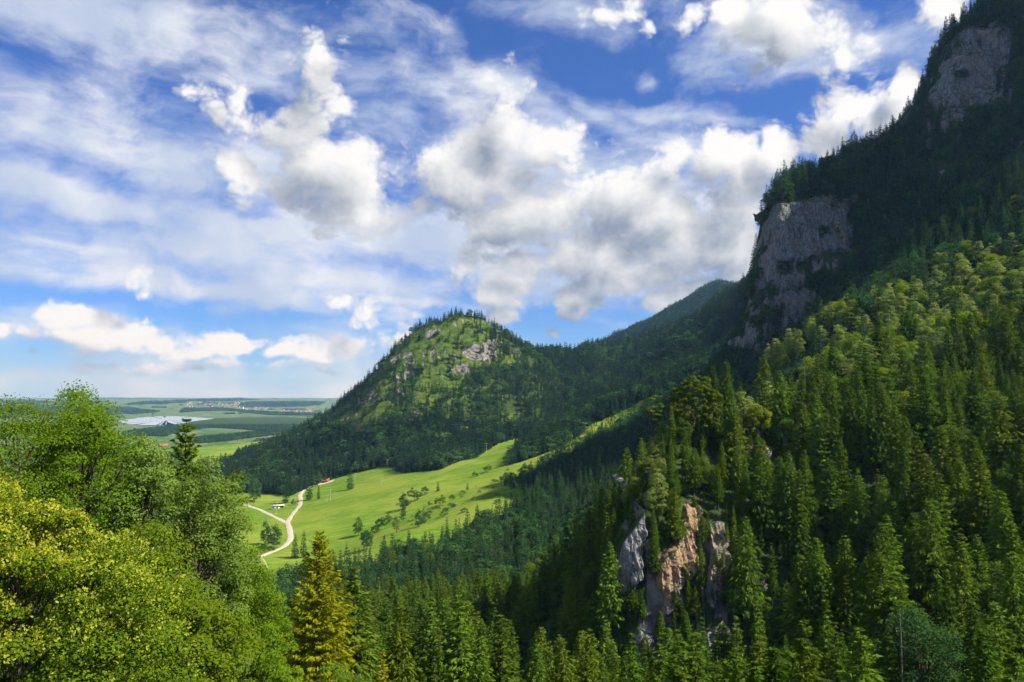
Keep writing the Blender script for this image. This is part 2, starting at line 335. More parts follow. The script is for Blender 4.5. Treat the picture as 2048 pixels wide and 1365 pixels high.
# ------------------------------------------------------------------ materials
def new_mat(name):
    m = bpy.data.materials.new(name); m.use_nodes = True; m.node_tree.nodes.clear()
    return m, Nodes(m.node_tree), m.node_tree.nodes.new('ShaderNodeOutputMaterial')
def foliage(name, dark, light, hue=.0, trans=.3):
    m, N, out = new_mat(name)
    oi = N.new('ShaderNodeObjectInfo'); geo = N.new('ShaderNodeNewGeometry')
    tint = N.new('ShaderNodeAttribute', attribute_name='tint')
    t = N.m('ADD', N.m('MULTIPLY', oi.outputs['Random'], .55), N.m('MULTIPLY', tint.outputs['Fac'], .45))
    c = N.mix(t, dark, light)
    hs = N.new('ShaderNodeHueSaturation'); N.put(hs.inputs['Color'], c)
    N.put(hs.inputs['Hue'], N.m('MULTIPLY_ADD', N.m('FRACT', N.m('MULTIPLY', oi.outputs['Random'], 7.31)), .035, .4825 + hue))
    N.put(hs.inputs['Value'], N.m('MULTIPLY_ADD', N.m('FRACT', N.m('MULTIPLY', oi.outputs['Random'], 13.7)), .5, .75))
    d = N.new('ShaderNodeBsdfDiffuse'); tr = N.new('ShaderNodeBsdfTranslucent'); mx = N.new('ShaderNodeMixShader')
    N.put(d.inputs[0], hs.outputs[0]); N.put(tr.inputs[0], N.mix(.5, hs.outputs[0], (light[0] * 1.3, light[1] * 1.3, light[2] * .6)))
    mx.inputs[0].default_value = trans
    N.nt.links.new(d.outputs[0], mx.inputs[1]); N.nt.links.new(tr.outputs[0], mx.inputs[2]); N.nt.links.new(mx.outputs[0], out.inputs[0])
    return m
def plain(name, col, var=.25, scale=2.0, rough=.8, spec=.2):
    m, N, out = new_mat(name)
    tc = N.new('ShaderNodeTexCoord')
    n = N.noise(tc.outputs['Object'], scale, 5)
    c = N.mix(n, [q * (1 - var) for q in col], [min(1, q * (1 + var)) for q in col])
    b = N.new('ShaderNodeBsdfPrincipled'); N.put(b.inputs['Base Color'], c); b.inputs['Roughness'].default_value = rough
    b.inputs['Specular IOR Level'].default_value = spec
    N.nt.links.new(b.outputs[0], out.inputs[0]); return m
def rock_material(name, warm=.35, pale=1.0):
    m, N, out = new_mat(name)
    p = N.new('ShaderNodeNewGeometry').outputs['Position']
    st = N.new('ShaderNodeMapping'); N.put(st.inputs['Vector'], p); st.inputs['Scale'].default_value = (1, 1, .22); st.inputs['Rotation'].default_value = (.1, .28, 0)
    n1 = N.noise(st.outputs[0], .35, 8, .65, 1.2); n2 = N.noise(p, .06, 4); n3 = N.noise(st.outputs[0], 1.2, 6, .7)
    c = N.mix(N.ramp(n1, .3, .7), (.10 * pale, .105 * pale, .11 * pale), (.46 * pale, .44 * pale, .41 * pale))
    c = N.mix(N.m('MULTIPLY', N.ramp(n2, .52 - warm * .2, .68 - warm * .12), .85 * min(1, warm * 2)), c, (.44, .25, .12))
    c = N.mix(N.ramp(n3, .52, .66), c, (.05, .055, .05))
    gr = N.m('MULTIPLY', N.ramp(N.sep(N.new('ShaderNodeNewGeometry').outputs['Normal'])[2], .38, .7), N.ramp(N.noise(p, .3, 4), .4, .55))
    c = N.mix(gr, c, (.045, .075, .02))
    b = N.new('ShaderNodeBsdfPrincipled'); N.put(b.inputs['Base Color'], c); b.inputs['Roughness'].default_value = .9; b.inputs['Specular IOR Level'].default_value = .15
    bp = N.new('ShaderNodeBump'); bp.inputs['Strength'].default_value = 1.0; bp.inputs['Distance'].default_value = 2.2; N.put(bp.inputs['Height'], N.m('ADD', n1, N.m('MULTIPLY', n3, .4)))
    N.put(b.inputs['Normal'], bp.outputs[0]); N.nt.links.new(b.outputs[0], out.inputs[0]); return m
def terrain_material():
    m, N, out = new_mat('terrain')
    p = N.new('ShaderNodeNewGeometry').outputs['Position']
    at = N.new('ShaderNodeAttribute', attribute_name='cover')     # r meadow, g rock, b farmland
    s = N.new('ShaderNodeSeparateColor'); N.put(s.inputs[0], at.outputs['Color'])
    floor_c = N.mix(N.noise(p, .08, 5), (.024, .040, .012), (.050, .080, .020))
    n1, n2, n3 = N.noise(p, .012, 6, .6), N.noise(p, .09, 6, .65), N.noise(p, .9, 4, .7)
    g = N.mix(N.ramp(n1, .38, .62), (.082, .165, .012), (.175, .220, .028))
    g = N.mix(N.m('MULTIPLY', N.ramp(n2, .45, .72), .6), g, (.165, .185, .032))
    g = N.mix(N.m('MULTIPLY', N.ramp(n3, .5, .75), .45), g, (.07, .12, .018))
    st = N.new('ShaderNodeMapping'); N.put(st.inputs['Vector'], p); st.inputs['Rotation'].default_value = (0, 0, .5); st.inputs['Scale'].default_value = (.25, 1.6, 1)
    g = N.mix(N.m('MULTIPLY', N.ramp(N.noise(st.outputs[0], .13, 5, .65), .45, .68), .6), g, (.20, .30, .035))
    g = N.mix(at.outputs['Alpha'], N.mix(N.ramp(n2, .38, .62), (.034, .066, .010), (.085, .116, .020)), g)
    rk_n = N.noise(p, .12, 8, .7)
    rk = N.mix(N.ramp(rk_n, .35, .65), (.06, .06, .055), (.25, .23, .20))
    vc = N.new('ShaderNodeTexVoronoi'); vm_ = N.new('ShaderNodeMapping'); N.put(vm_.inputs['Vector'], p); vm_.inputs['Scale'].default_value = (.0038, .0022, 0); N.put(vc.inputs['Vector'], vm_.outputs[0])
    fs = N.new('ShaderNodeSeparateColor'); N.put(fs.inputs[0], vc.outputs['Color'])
    f = N.mix(fs.outputs[0], (.042, .095, .030), (.10, .155, .050)); f = N.mix(N.m('MULTIPLY', N.ramp(fs.outputs[1], .72, .8), .7), f, (.20, .19, .08))  # fields toned darker and bluer to stand in for thicker haze
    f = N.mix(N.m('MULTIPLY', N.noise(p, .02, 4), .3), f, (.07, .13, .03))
    edge = N.m('ADD', N.m('MULTIPLY', N.m('SUBTRACT', n2, .5), .9), 0)
    def fac(ch): return N.ramp(N.m('ADD', s.outputs[ch], N.m('MULTIPLY', edge, N.m('MULTIPLY', s.outputs[ch], N.m('SUBTRACT', 1, s.outputs[ch])))), .3, .7)
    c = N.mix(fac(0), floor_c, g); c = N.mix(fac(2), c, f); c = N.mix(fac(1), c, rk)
    b = N.new('ShaderNodeBsdfDiffuse'); N.put(b.inputs[0], c)
    bp = N.new('ShaderNodeBump'); bp.inputs['Strength'].default_value = .6; bp.inputs['Distance'].default_value = 1.0; N.put(bp.inputs['Height'], N.m('ADD', N.m('MULTIPLY', n3, .6), N.m('MULTIPLY', N.m('MULTIPLY', rk_n, s.outputs[1]), 6)))
    N.put(b.inputs['Normal'], bp.outputs[0]); N.nt.links.new(b.outputs[0], out.inputs[0]); return m
M = {
 'terrain': terrain_material(), 'rock': rock_material('limestone', .30, 1.0), 'rock_dark': rock_material('weathered_limestone', .12, .62), 'rock_warm': rock_material('ochre_limestone', .85),  # cliffs take a darker tone of the same limestone
 'bark': plain('bark', (.085, .062, .045), .4, 3), 'dead_bark': plain('dead_bark', (.15, .13, .11), .3, 3),
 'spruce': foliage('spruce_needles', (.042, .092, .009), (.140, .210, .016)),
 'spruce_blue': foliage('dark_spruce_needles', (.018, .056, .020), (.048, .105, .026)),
 'spruce_far': foliage('far_spruce_needles', (.012, .040, .016), (.034, .080, .022)),  # cloud shade on the far peak is put into this needle colour
 'spruce_gold': foliage('golden_spruce_needles', (.170, .180, .007), (.32, .305, .012)),
 'broad': foliage('broad_leaves', (.050, .110, .012), (.120, .195, .020), 0, .4),
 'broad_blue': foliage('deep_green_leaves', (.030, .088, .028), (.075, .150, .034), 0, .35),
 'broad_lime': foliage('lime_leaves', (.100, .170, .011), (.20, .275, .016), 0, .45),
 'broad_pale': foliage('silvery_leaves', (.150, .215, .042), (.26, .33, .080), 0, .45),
 'willow': foliage('willow_leaves', (.105, .165, .024), (.19, .26, .048), 0, .45),
 'maple': foliage('maple_leaves', (.070, .145, .010), (.17, .235, .014), 0, .45),
 'keys': foliage('maple_keys', (.20, .245, .016), (.30, .315, .030), 0, .35),
 'beech': foliage('beech_leaves', (.065, .120, .008), (.15, .210, .012), 0, .45),
 'gravel': plain('gravel', (.42, .36, .27), .15, .5), 'track': plain('grassy_track', (.25, .27, .10), .2, .5),
 'wood': plain('weathered_wood', (.34, .22, .12), .3, 2), 'white': plain('white_render', (.75, .73, .68), .1, 1),
 'plaster': plain('plaster', (.46, .43, .38), .2, 1), 'tile': plain('red_tiles', (.30, .11, .06), .25, 2), 'pale_roof': plain('pale_roof', (.46, .42, .33), .2, 1), 'steel': plain('steel', (.35, .37, .38), .1, 1, .5, .5),
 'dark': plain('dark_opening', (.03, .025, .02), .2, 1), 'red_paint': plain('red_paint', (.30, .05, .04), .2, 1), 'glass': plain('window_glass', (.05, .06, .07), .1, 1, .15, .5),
}

# ------------------------------------------------------------------ mesh helpers
def tag(o, label=None, cat=None, group=None, kind=None):
    for k, q in (('label', label), ('category', cat), ('group', group), ('kind', kind)):
        if q: o[k] = q
    return o
def np_mesh(name, V, Q, mats, tint=None, smooth=False, tri=False):
    """mesh from a vertex array and an array of quads (or triangles)"""
    me = bpy.data.meshes.new(name); V = np.asarray(V, np.float32); Q = np.asarray(Q, np.int32); k = Q.shape[1]
    me.vertices.add(len(V)); me.vertices.foreach_set('co', V.ravel())
    me.loops.add(Q.size); me.loops.foreach_set('vertex_index', Q.ravel())
    me.polygons.add(len(Q)); me.polygons.foreach_set('loop_start', np.arange(0, Q.size, k, dtype=np.int32))
    me.update(calc_edges=True)
    for mt in (mats if isinstance(mats, (list, tuple)) else [mats]): me.materials.append(mt)
    if tint is not None:
        a = me.attributes.new('tint', 'FLOAT', 'POINT'); a.data.foreach_set('value', np.asarray(tint, np.float32))
    if smooth: me.polygons.foreach_set('use_smooth', np.ones(len(Q), bool))
    return me
def obj(name, me, parent=None, loc=None):
    o = bpy.data.objects.new(name, me); COL.objects.link(o)
    if parent is not None: o.parent = parent
    if loc is not None: o.location = loc
    return o
def empty(name, loc, rz=0.0, scale=1.0):
    o = obj(name, None, loc=loc); o.rotation_euler = (0, 0, rz); o.empty_display_size = .5
    o.scale = scale if hasattr(scale, '__len__') else (scale,) * 3
    return o
def tube(pts, radii, n=6):
    """quads of a tapered tube along pts"""
    pts = np.asarray(pts, float); V, Q = [], []
    for i, p in enumerate(pts):
        d = pts[min(i + 1, len(pts) - 1)] - pts[max(i - 1, 0)]; d = d / (np.linalg.norm(d) + 1e-9)
        a = np.cross(d, (0, 0, 1.0) if abs(d[2]) < .9 else (1.0, 0, 0)); a /= np.linalg.norm(a); b = np.cross(d, a)
        for k in range(n):
            t = 2 * math.pi * k / n; V.append(p + radii[i] * (math.cos(t) * a + math.sin(t) * b))
    for i in range(len(pts) - 1):
        for k in range(n): Q.append((i * n + k, i * n + (k + 1) % n, (i + 1) * n + (k + 1) % n, (i + 1) * n + k))
    return np.array(V), np.array(Q)
def join(parts):
    V, Q, o = [], [], 0
    for v, q in parts: V.append(v); Q.append(np.asarray(q) + o); o += len(v)
    return np.concatenate(V), np.concatenate(Q)
def box(x0, x1, y0, y1, z0, z1):
    V = np.array([(x, y, z) for z in (z0, z1) for x, y in ((x0, y0), (x1, y0), (x1, y1), (x0, y1))], float)
    return V, np.array([(0, 3, 2, 1), (4, 5, 6, 7), (0, 1, 5, 4), (1, 2, 6, 5), (2, 3, 7, 6), (3, 0, 4, 7)])

# ------------------------------------------------------------------ tree builders (one metre-scaled prototype of each kind)
def make_spruce(seed, H=28, R=4.2, levels=30, nbr=9, ncard=9, bare=.12, size=1.0, ragged=.25, droop=.45):
    rg = np.random.default_rng(seed); C, D, S, T = [], [], [], []
    for i in range(levels):
        t = bare + (1 - bare) * (i + rg.uniform(0, .8)) / levels
        z0 = t * H; tt = (t - bare) / (1 - bare)
        rad = R * ((1 - tt) ** .8 * .97 + .03) * (.62 + .38 * min(1, tt * 6)) 
        k = max(4, int(round(nbr * (1 - .4 * tt))))
        off = rg.uniform(0, 6.28)
        for j in range(k):
            ph = off + 6.2832 * (j + rg.uniform(-.3, .3)) / k
            L = rad * (1 + rg.uniform(-ragged * 1.6, ragged))
            out = np.array([math.cos(ph), math.sin(ph), 0.]); lat = np.array([-out[1], out[0], 0.])
            m = max(3, int(ncard * (.45 + .55 * (1 - tt))))
            s = rg.uniform(.18, 1.0, m) ** .8; s[0] = 1.0
            up = .55 * tt - droop * (1 - tt)
            pos = out * (s * L)[:, None]; pos[:, 2] = z0 + L * (up * s + (.22 * s ** 3)) 
            side = rg.uniform(-1, 1, m) * .32 * L * (1.05 - s) + rg.normal(0, .12, m)
            pos += lat * side[:, None]
            dirv = out[None] * rg.uniform(.5, 1.0, m)[:, None] + lat[None] * rg.uniform(-.9, .9, m)[:, None]
            dirv[:, 2] = up * .5 - rg.uniform(.05, .75, m) * (1 - .6 * tt)
            C.append(pos); D.append(dirv); S.append(size * (.42 + .10 * L) * rg.uniform(.7, 1.3, m)); T.append(np.clip(rg.uniform(.1, .9) + rg.uniform(-.3, .3, m), 0, 1))
    C, D, S, T = map(np.concatenate, (C, D, S, T)); n = len(C)
    D /= np.linalg.norm(D, axis=1)[:, None]
    Rv = rg.normal(size=(n, 3)); Rv[:, 2] += .2; Wd = np.cross(D, Rv); Wd /= np.linalg.norm(Wd, axis=1)[:, None]
    a, b = S[:, None] * D, S[:, None] * Wd * .30
    drop = np.zeros((n, 3)); drop[:, 2] = -.28 * S
    V = np.stack([C - a * .8, C + b + drop * .6, C + a * 1.1 + drop, C - b + drop * .6], 1).reshape(-1, 3)
    Q = np.arange(4 * n).reshape(n, 4)
    tv, tq = tube([(0, 0, -2.5), (0, 0, H * .3), (0, 0, H * .7), (0, 0, H * 1.005)], [H * .0145, H * .011, H * .006, .02], 7)
    return (tv, tq), (V, Q, np.repeat(T, 4))
def make_far_spruce(seed, H=26, R=3.9):
    """cheap spruce for distant woods: ragged tiers of drooping sprays"""
    return make_spruce(seed, H, R, 13, 7, 3, .06, 2.4, .3, .5)
def make_broad(seed, H=20, Wd=6.5, base=.22, nclump=70, nleaf=70, leaf=.42, top=.8, flat=.75, clump=.16, limbs=14, keys=0, narrow=False):
    rg = np.random.default_rng(seed); tubes = []
    zc = H * (base + 1) / 2; rz = H * (1 - base) / 2
    cen = []
    lean = rg.normal(0, .35, 2)
    lobes = rg.normal(size=(7, 3)); lobes /= np.linalg.norm(lobes, axis=1)[:, None]
    while len(cen) < nclump:
        p = rg.normal(size=3); p /= np.linalg.norm(p); q = rg.uniform(.35, 1) ** .45
        w = 1 + .22 * max((lobes @ p).max() * 2 - 1, -.5)
        if p[2] < -.75: continue
        taper = 1.0 - (.45 if narrow else .18) * max(0, p[2]) ** 2 if p[2] > 0 else 1.0
        c = np.array([p[0] * Wd * q * w * taper + lean[0], p[1] * Wd * q * w * taper + lean[1], zc + p[2] * rz * q * w * .96])
        cen.append(c)
    cen = np.array(cen)
    tr = [np.array((0, 0, -2.0)), np.array((lean[0] * .1, 0, H * base * .6)), np.array((lean[0] * .5, lean[1] * .5, H * .5)), np.array((lean[0], lean[1], H * .86))]
    tubes.append(tube(tr, [H * .019, H * .015, H * .009, H * .002], 8))
    for i in rg.choice(nclump, min(limbs, nclump), replace=False):
        c = cen[i]; zs = np.clip(c[2] - rg.uniform(.15, .35) * H, H * base * .7, H * .7); s = np.array([lean[0] * zs / H, lean[1] * zs / H, zs])
        mid = s * .5 + c * .5 + np.array([0, 0, -.03 * H]) + rg.normal(0, .2, 3)
        tubes.append(tube([s, mid, c], [H * .007, H * .004, H * .0012], 5))
    cr = H * clump * rg.uniform(.6, 1.25, nclump)
    idx = np.repeat(np.arange(nclump), nleaf); n = len(idx)
    d = rg.normal(size=(n, 3)); d /= np.linalg.norm(d, axis=1)[:, None]; d[:, 2] = np.where(d[:, 2] < -.35, -d[:, 2] * .6, d[:, 2])
    rr = rg.uniform(.25, 1, n) ** .5
    P = cen[idx] + d * (cr[idx] * rr)[:, None] * np.array([1, 1, flat])
    nrm = d + rg.normal(0, .55, (n, 3)) + np.array([0, 0, .45]); nrm /= np.linalg.norm(nrm, axis=1)[:, None]
    t1 = np.cross(nrm, rg.normal(size=(n, 3))); t1 /= np.linalg.norm(t1, axis=1)[:, None]; t2 = np.cross(nrm, t1)
    s = leaf * rg.uniform(.65, 1.35, n)[:, None]
    V = np.stack([P - t1 * s * .62, P + t2 * s * .40 + nrm * s * .10, P + t1 * s * .62, P - t2 * s * .40 + nrm * s * .10], 1).reshape(-1, 3)
    ct = rg.uniform(0, 1, nclump)[idx]
    T = np.clip(.6 * ct + .2 + rg.uniform(-.2, .2, n), 0, 1)
    K = None
    if keys:
        m = keys; i2 = rg.choice(nclump, m, p=(np.clip((cen[:, 2] - H * .5) / H, .0, 1) + .002) / (np.clip((cen[:, 2] - H * .5) / H, 0, 1) + .002).sum())
        dd = rg.normal(size=(m, 3)); dd /= np.linalg.norm(dd, axis=1)[:, None]; dd[:, 2] = np.abs(dd[:, 2])
        kc = cen[i2] + dd * (cr[i2] * 1.03)[:, None] * np.array([1, 1, flat])
        kc = np.repeat(kc, 9, 0) + rg.normal(0, .12, (m * 9, 3)); kk = len(kc)
        kn = rg.normal(size=(kk, 3)); kn /= np.linalg.norm(kn, axis=1)[:, None]; k1 = np.cross(kn, rg.normal(size=(kk, 3))); k1 /= np.linalg.norm(k1, axis=1)[:, None]; k2 = np.cross(kn, k1)
        ks = .085 * rg.uniform(.6, 1.3, kk)[:, None]
        K = (np.stack([kc - k1 * ks, kc + k2 * ks * .6, kc + k1 * ks, kc - k2 * ks * .6], 1).reshape(-1, 3), np.arange(4 * kk).reshape(kk, 4), np.repeat(rg.uniform(0, 1, kk), 4))
    return join(tubes), (V, np.arange(4 * n).reshape(n, 4), np.repeat(T, 4)), K

class Proto:
    def __init__(s, kind, trunk, crown, mat, H, R, extra=None, bark='bark'):
        s.kind, s.H, s.R = kind, H, R
        s.trunk = np_mesh(kind + '_trunk', trunk[0], trunk[1], M[bark], smooth=True)
        s.crown = np_mesh(kind + '_crown', crown[0], crown[1], M[mat], crown[2])
        s.extra = np_mesh(kind + '_keys', extra[0], extra[1], M['keys'], extra[2]) if extra is not None else None
        # trunk and crown in one mesh, for the woods that are instanced as a mass
        v, q = join([(crown[0], crown[1]), (trunk[0], trunk[1])])
        me = np_mesh(kind + '_whole', v, q, [M[mat], M[bark]], np.concatenate([crown[2], np.zeros(len(trunk[0]))]))
        mi = np.zeros(len(q), np.int32); mi[len(crown[1]):] = 1; me.polygons.foreach_set('material_index', mi); s.whole = me
def spruce_proto(seed, mat, **k):
    t, c = make_spruce(seed, **k); return Proto('spruce_tree', t, c, mat, k.get('H', 28), k.get('R', 4.2))
def broad_proto(seed, mat, kind='broadleaf_tree', **k):
    t, c, x = make_broad(seed, **k); return Proto(kind, t, c, mat, k.get('H', 20), k.get('Wd', 6.5), x)
rs = random.Random(4)
NEAR_SPRUCE = [spruce_proto(10 + i, 'spruce', H=28, R=(3.2, 4.2, 5.4, 4.6, 3.8, 5.0, 2.8, 5.8, 4.4)[i], levels=36 - 2 * (i % 4), nbr=11, ncard=20, size=.82, bare=.10 + .06 * (i % 3), ragged=.28 + .05 * (i % 2), droop=.25 + .14 * (i % 4)) for i in range(9)]
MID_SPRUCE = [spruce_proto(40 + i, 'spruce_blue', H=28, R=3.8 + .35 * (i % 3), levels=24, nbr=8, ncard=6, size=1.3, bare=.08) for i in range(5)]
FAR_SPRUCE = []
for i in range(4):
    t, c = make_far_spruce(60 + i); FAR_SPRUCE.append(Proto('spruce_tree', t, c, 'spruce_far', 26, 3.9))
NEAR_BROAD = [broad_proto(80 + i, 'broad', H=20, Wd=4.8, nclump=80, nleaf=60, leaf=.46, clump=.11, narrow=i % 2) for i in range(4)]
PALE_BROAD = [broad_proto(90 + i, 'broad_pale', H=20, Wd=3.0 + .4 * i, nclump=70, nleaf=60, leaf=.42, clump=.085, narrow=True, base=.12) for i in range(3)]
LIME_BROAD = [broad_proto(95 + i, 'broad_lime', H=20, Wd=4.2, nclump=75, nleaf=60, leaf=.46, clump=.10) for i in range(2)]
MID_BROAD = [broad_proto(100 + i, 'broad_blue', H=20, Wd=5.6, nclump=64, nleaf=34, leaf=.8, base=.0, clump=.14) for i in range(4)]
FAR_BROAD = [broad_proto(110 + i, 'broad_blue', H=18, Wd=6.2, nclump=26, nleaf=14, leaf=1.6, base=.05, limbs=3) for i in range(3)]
BUSH = [broad_proto(120 + i, 'broad_blue' if i else 'broad', 'bush', H=5, Wd=2.6, nclump=22, nleaf=40, leaf=.42, base=.0, clump=.2, limbs=4) for i in range(3)]

def plant(proto, name, loc, scale, rz, label, cat, group=None, mat=None, sxy=1.0):
    """one tree as an object of its own: an Empty at its foot over trunk and crown"""
    e = empty(name, loc, rz, (scale * sxy, scale * sxy, scale))
    obj('trunk', proto.trunk, e); c = obj('crown', proto.crown, e); c['kind'] = 'stuff'
    if proto.extra is not None: obj('seed_clusters', proto.extra, c)['kind'] = 'stuff'
    if mat: c.material_slots[0].link = 'OBJECT'; c.material_slots[0].material = M[mat]
    return tag(e, label, cat, group)

# ------------------------------------------------------------------ land cover
MEADOW = [poly([(530,1205),(440,1060),(430,1000),(500,985),(580,995),(640,968),(690,952),(780,935),(800,948),(880,940),(960,912),(1000,888),(1075,866),(1078,872),(1035,905),(1010,935),(1150,885),(1130,910),(1040,975),(1070,1000),(1010,1045),(950,1078),(880,1110),(790,1132),(700,1160),(640,1180),(580,1200)]),
          poly([(240,884),(330,876),(430,880),(480,874),(545,876),(560,884),(480,905),(470,925),(430,942),(390,930),(380,905),(240,900)]), poly([(800,882),(860,874),(905,870),(905,880),(800,892)]), poly([(560,905),(610,903),(640,906),(560,915)])]
HILLGRASS = [poly(p, 1300, 2500) for p in ([(880,650),(940,640),(985,655),(960,690),(930,705),(900,720),(890,745),(880,770),(850,800),(820,812),(835,770),(850,740),(830,735),(810,740),(800,720),(840,690),(860,665)],
    [(815,800),(850,795),(900,785),(940,770),(940,785),(880,805),(830,815)],[(735,745),(800,700),(840,665),(860,660),(830,700),(790,740),(740,760)],[(1010,720),(1040,705),(1035,725),(1010,740)],
    [(1185,690),(1235,680),(1245,695),(1215,735),(1200,745),(1185,715)],[(985,830),(1060,818),(1040,835),(985,845)])]
HILLROCK = [poly(p, 1300, 2100) for p in ([(915,700),(960,690),(1000,685),(990,710),(965,730),(930,715)],[(715,800),(745,785),(755,795),(725,815)],[(780,720),(830,705),(820,720),(780,735)],[(985,655),(1008,650),(1005,672),(985,675)],[(850,665),(885,655),(870,675),(850,680)],[(790,755),(820,745),(820,760),(795,768)])]
SHRUB = [poly([(1000,960),(1060,935),(1130,890),(1180,850),(1290,800),(1290,830),(1220,880),(1150,920),(1080,965),(1020,985)], 700, 1500)]
PLAINWOOD = [poly(p) for p in ([(245,872),(330,874),(345,868),(420,856),(520,862),(590,862),(620,850),(640,838),(560,834),(450,836),(370,838),(345,848),(330,856),(245,868)],
    [(360,884),(420,876),(500,868),(590,860),(590,866),(540,872),(470,882),(400,888)],[(0,838),(80,828),(140,832),(240,830),(250,822),(150,816),(60,812),(0,816)],[(360,826),(450,822),(560,832),(640,834),(640,829),(540,826),(440,817),(370,818)],[(200,826),(270,829),(320,824),(250,816),(200,818)],
    [(0,806),(60,803),(110,806),(60,809)],[(250,811),(330,809),(380,806),(330,805)],[(480,815),(560,815),(640,811),(650,806),(560,805),(480,808)],[(100,812),(180,810),(200,806),(140,805)],[(330,803),(450,803),(520,800),(400,800)])]
def any_in(polys, x, y):
    r = np.zeros(np.shape(x), bool)
    for p in polys: r |= inside(p, x, y)
    return r
def is_open(x, y):
    r = np.hypot(x, y)
    return any_in(MEADOW + HILLGRASS, x, y)

# ------------------------------------------------------------------ terrain sheet
def build_terrain():
    A, Rr, X, Y, Z = GA, GRR, GX, GY, GZ; na, nr = A.shape
    i = np.arange(na * nr).reshape(na, nr)
    Q = np.stack([i[:-1, :-1], i[1:, :-1], i[1:, 1:], i[:-1, 1:]], -1).reshape(-1, 4)[:, ::-1]
    me = np_mesh('terrain', np.stack([X, Y, Z], -1).reshape(-1, 3), Q, M['terrain'], smooth=True)
    x, y = X.ravel(), Y.ravel(); cov = np.zeros((len(x), 4), np.float32); cov[:, 3] = 1
    gz = np.gradient(Z, axis=1) / np.gradient(Rr, axis=1); ga = np.gradient(Z, axis=0) / np.maximum(np.gradient(A, axis=0) * Rr, 1e-6); sl_ = np.hypot(gz, ga).ravel()
    rr = Rr.ravel(); op = is_open(x, y)
    zf = Z.ravel(); hs = (y > 1540) & (y < 2080) & (x < 140) & (zf > CAMZ - 70) & (fbm(x / 60, y / 60, seed=33, octv=3) > -.05) & (x < -20)
    cov[:, 0] = op | hs | any_in(SHRUB, x, y); cov[:, 3] = np.where(any_in(HILLGRASS, x, y) | hs, 0, 1); cov[:, 1] = np.maximum(any_in(HILLROCK, x, y), ((sl_ > np.where(hs | any_in(HILLGRASS, x, y), .98, 1.3)) & (rr > 90) & (~op | (y > 1540)) & (rr < 2600)) * (fbm(x / 9, y / 9, Z.ravel() / 14, octv=3, seed=71) > .10))
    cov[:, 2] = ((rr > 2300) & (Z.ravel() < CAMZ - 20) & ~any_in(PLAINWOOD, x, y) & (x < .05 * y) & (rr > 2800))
    ca = me.color_attributes.new('cover', 'FLOAT_COLOR', 'POINT'); ca.data.foreach_set('color', cov.ravel())
    o = obj('terrain', me); tag(o, 'mountain slopes, meadow and far plain as one ground', kind='structure'); return o
build_terrain()

def build_lake():
    pts = [(240,846),(255,840),(275,836),(310,833.5),(350,833),(390,834.5),(425,837.5),(405,841),(375,845),(360,849),(320,851),(270,851)]
    V = [np.append(W(u, v, 188.0 * FPX / (v - HZ + .0))[:2], 0) for u, v in pts]
    rg = np.random.default_rng(3); P = []
    for i in range(len(V)):
        a, b = V[i], V[(i + 1) % len(V)]
        for k in range(6): P.append(a + (b - a) * k / 6 + np.append(rg.normal(0, 22, 2), 0))
    c = np.mean(P, axis=0); P = np.array([c] + P); P[:, 2] = CAMZ - 185.6
    n = len(P) - 1; T = np.array([(0, 1 + i, 1 + (i + 1) % n) for i in range(n)])
    m, N, out = new_mat('lake_water'); b = N.new('ShaderNodeBsdfPrincipled'); b.inputs['Base Color'].default_value = (.26, .32, .38, 1); b.inputs['Roughness'].default_value = .12
    bp = N.new('ShaderNodeBump'); bp.inputs['Strength'].default_value = .15; N.put(bp.inputs['Height'], N.noise(N.new('ShaderNodeNewGeometry').outputs['Position'], .05, 4)); N.put(b.inputs['Normal'], bp.outputs[0])
    N.nt.links.new(b.outputs[0], out.inputs[0])
    tag(obj('lake', np_mesh('lake', P, T, m)), 'pale grey lake lying in the far plain', kind='structure')
build_lake()

# ------------------------------------------------------------------ gravel paths laid on the meadow
def drape(name, pix, width, mat, label, lift=.35):
    P = np.array([hit(u, v)[:2] for u, v in pix]); d = np.r_[0, np.cumsum(np.linalg.norm(np.diff(P, axis=0), axis=1))]
    s = np.linspace(0, d[-1], max(12, int(d[-1] / 5))); c = np.stack([np.interp(s, d, P[:, 0]), np.interp(s, d, P[:, 1])], 1)
    for _ in range(4): c[1:-1] = (c[:-2] + 2 * c[1:-1] + c[2:]) / 4
    t = np.gradient(c, axis=0); t /= np.linalg.norm(t, axis=1)[:, None]; nn = np.stack([-t[:, 1], t[:, 0]], 1)
    w = width * (1 + .25 * fbm(s / 12, s * 0, octv=2, seed=8)); cols = []
    for k in (-.5, -.17, .17, .5):
        q = c + nn * (w * k)[:, None]; cols.append(np.c_[q, height(q[:, 0], q[:, 1]) + lift - (.5 if abs(k) == .5 else 0)])
    V = np.stack(cols, 1); n = len(s); i = np.arange(n * 4).reshape(n, 4)
    Q = np.stack([i[:-1, :-1], i[:-1, 1:], i[1:, 1:], i[1:, :-1]], -1).reshape(-1, 4)
    tag(obj(name, np_mesh(name, V.reshape(-1, 3), Q, M[mat])), label, kind='structure')
drape('gravel_road', [(520,1116),(545,1105),(570,1096),(582,1080),(580,1062),(574,1046),(585,1030),(600,1012),(602,1000),(600,992),(607,982),(620,974),(640,968)], 6.5, 'gravel', 'pale gravel road winding across the meadow to the barn', .5)
drape('gravel_path', [(484,1007),(520,1020),(550,1036),(574,1046)], 5.5, 'gravel', 'straight gravel path joining the road from the left', .52)
drape('farm_track', [(518,1114),(527,1122),(533,1134),(540,1145)], 3.0, 'track', 'faint grassy track below the gravel road', .45)
drape('forecourt', [(632,970),(650,967),(668,963)], 14, 'gravel', 'gravel forecourt in front of the barn', .48)
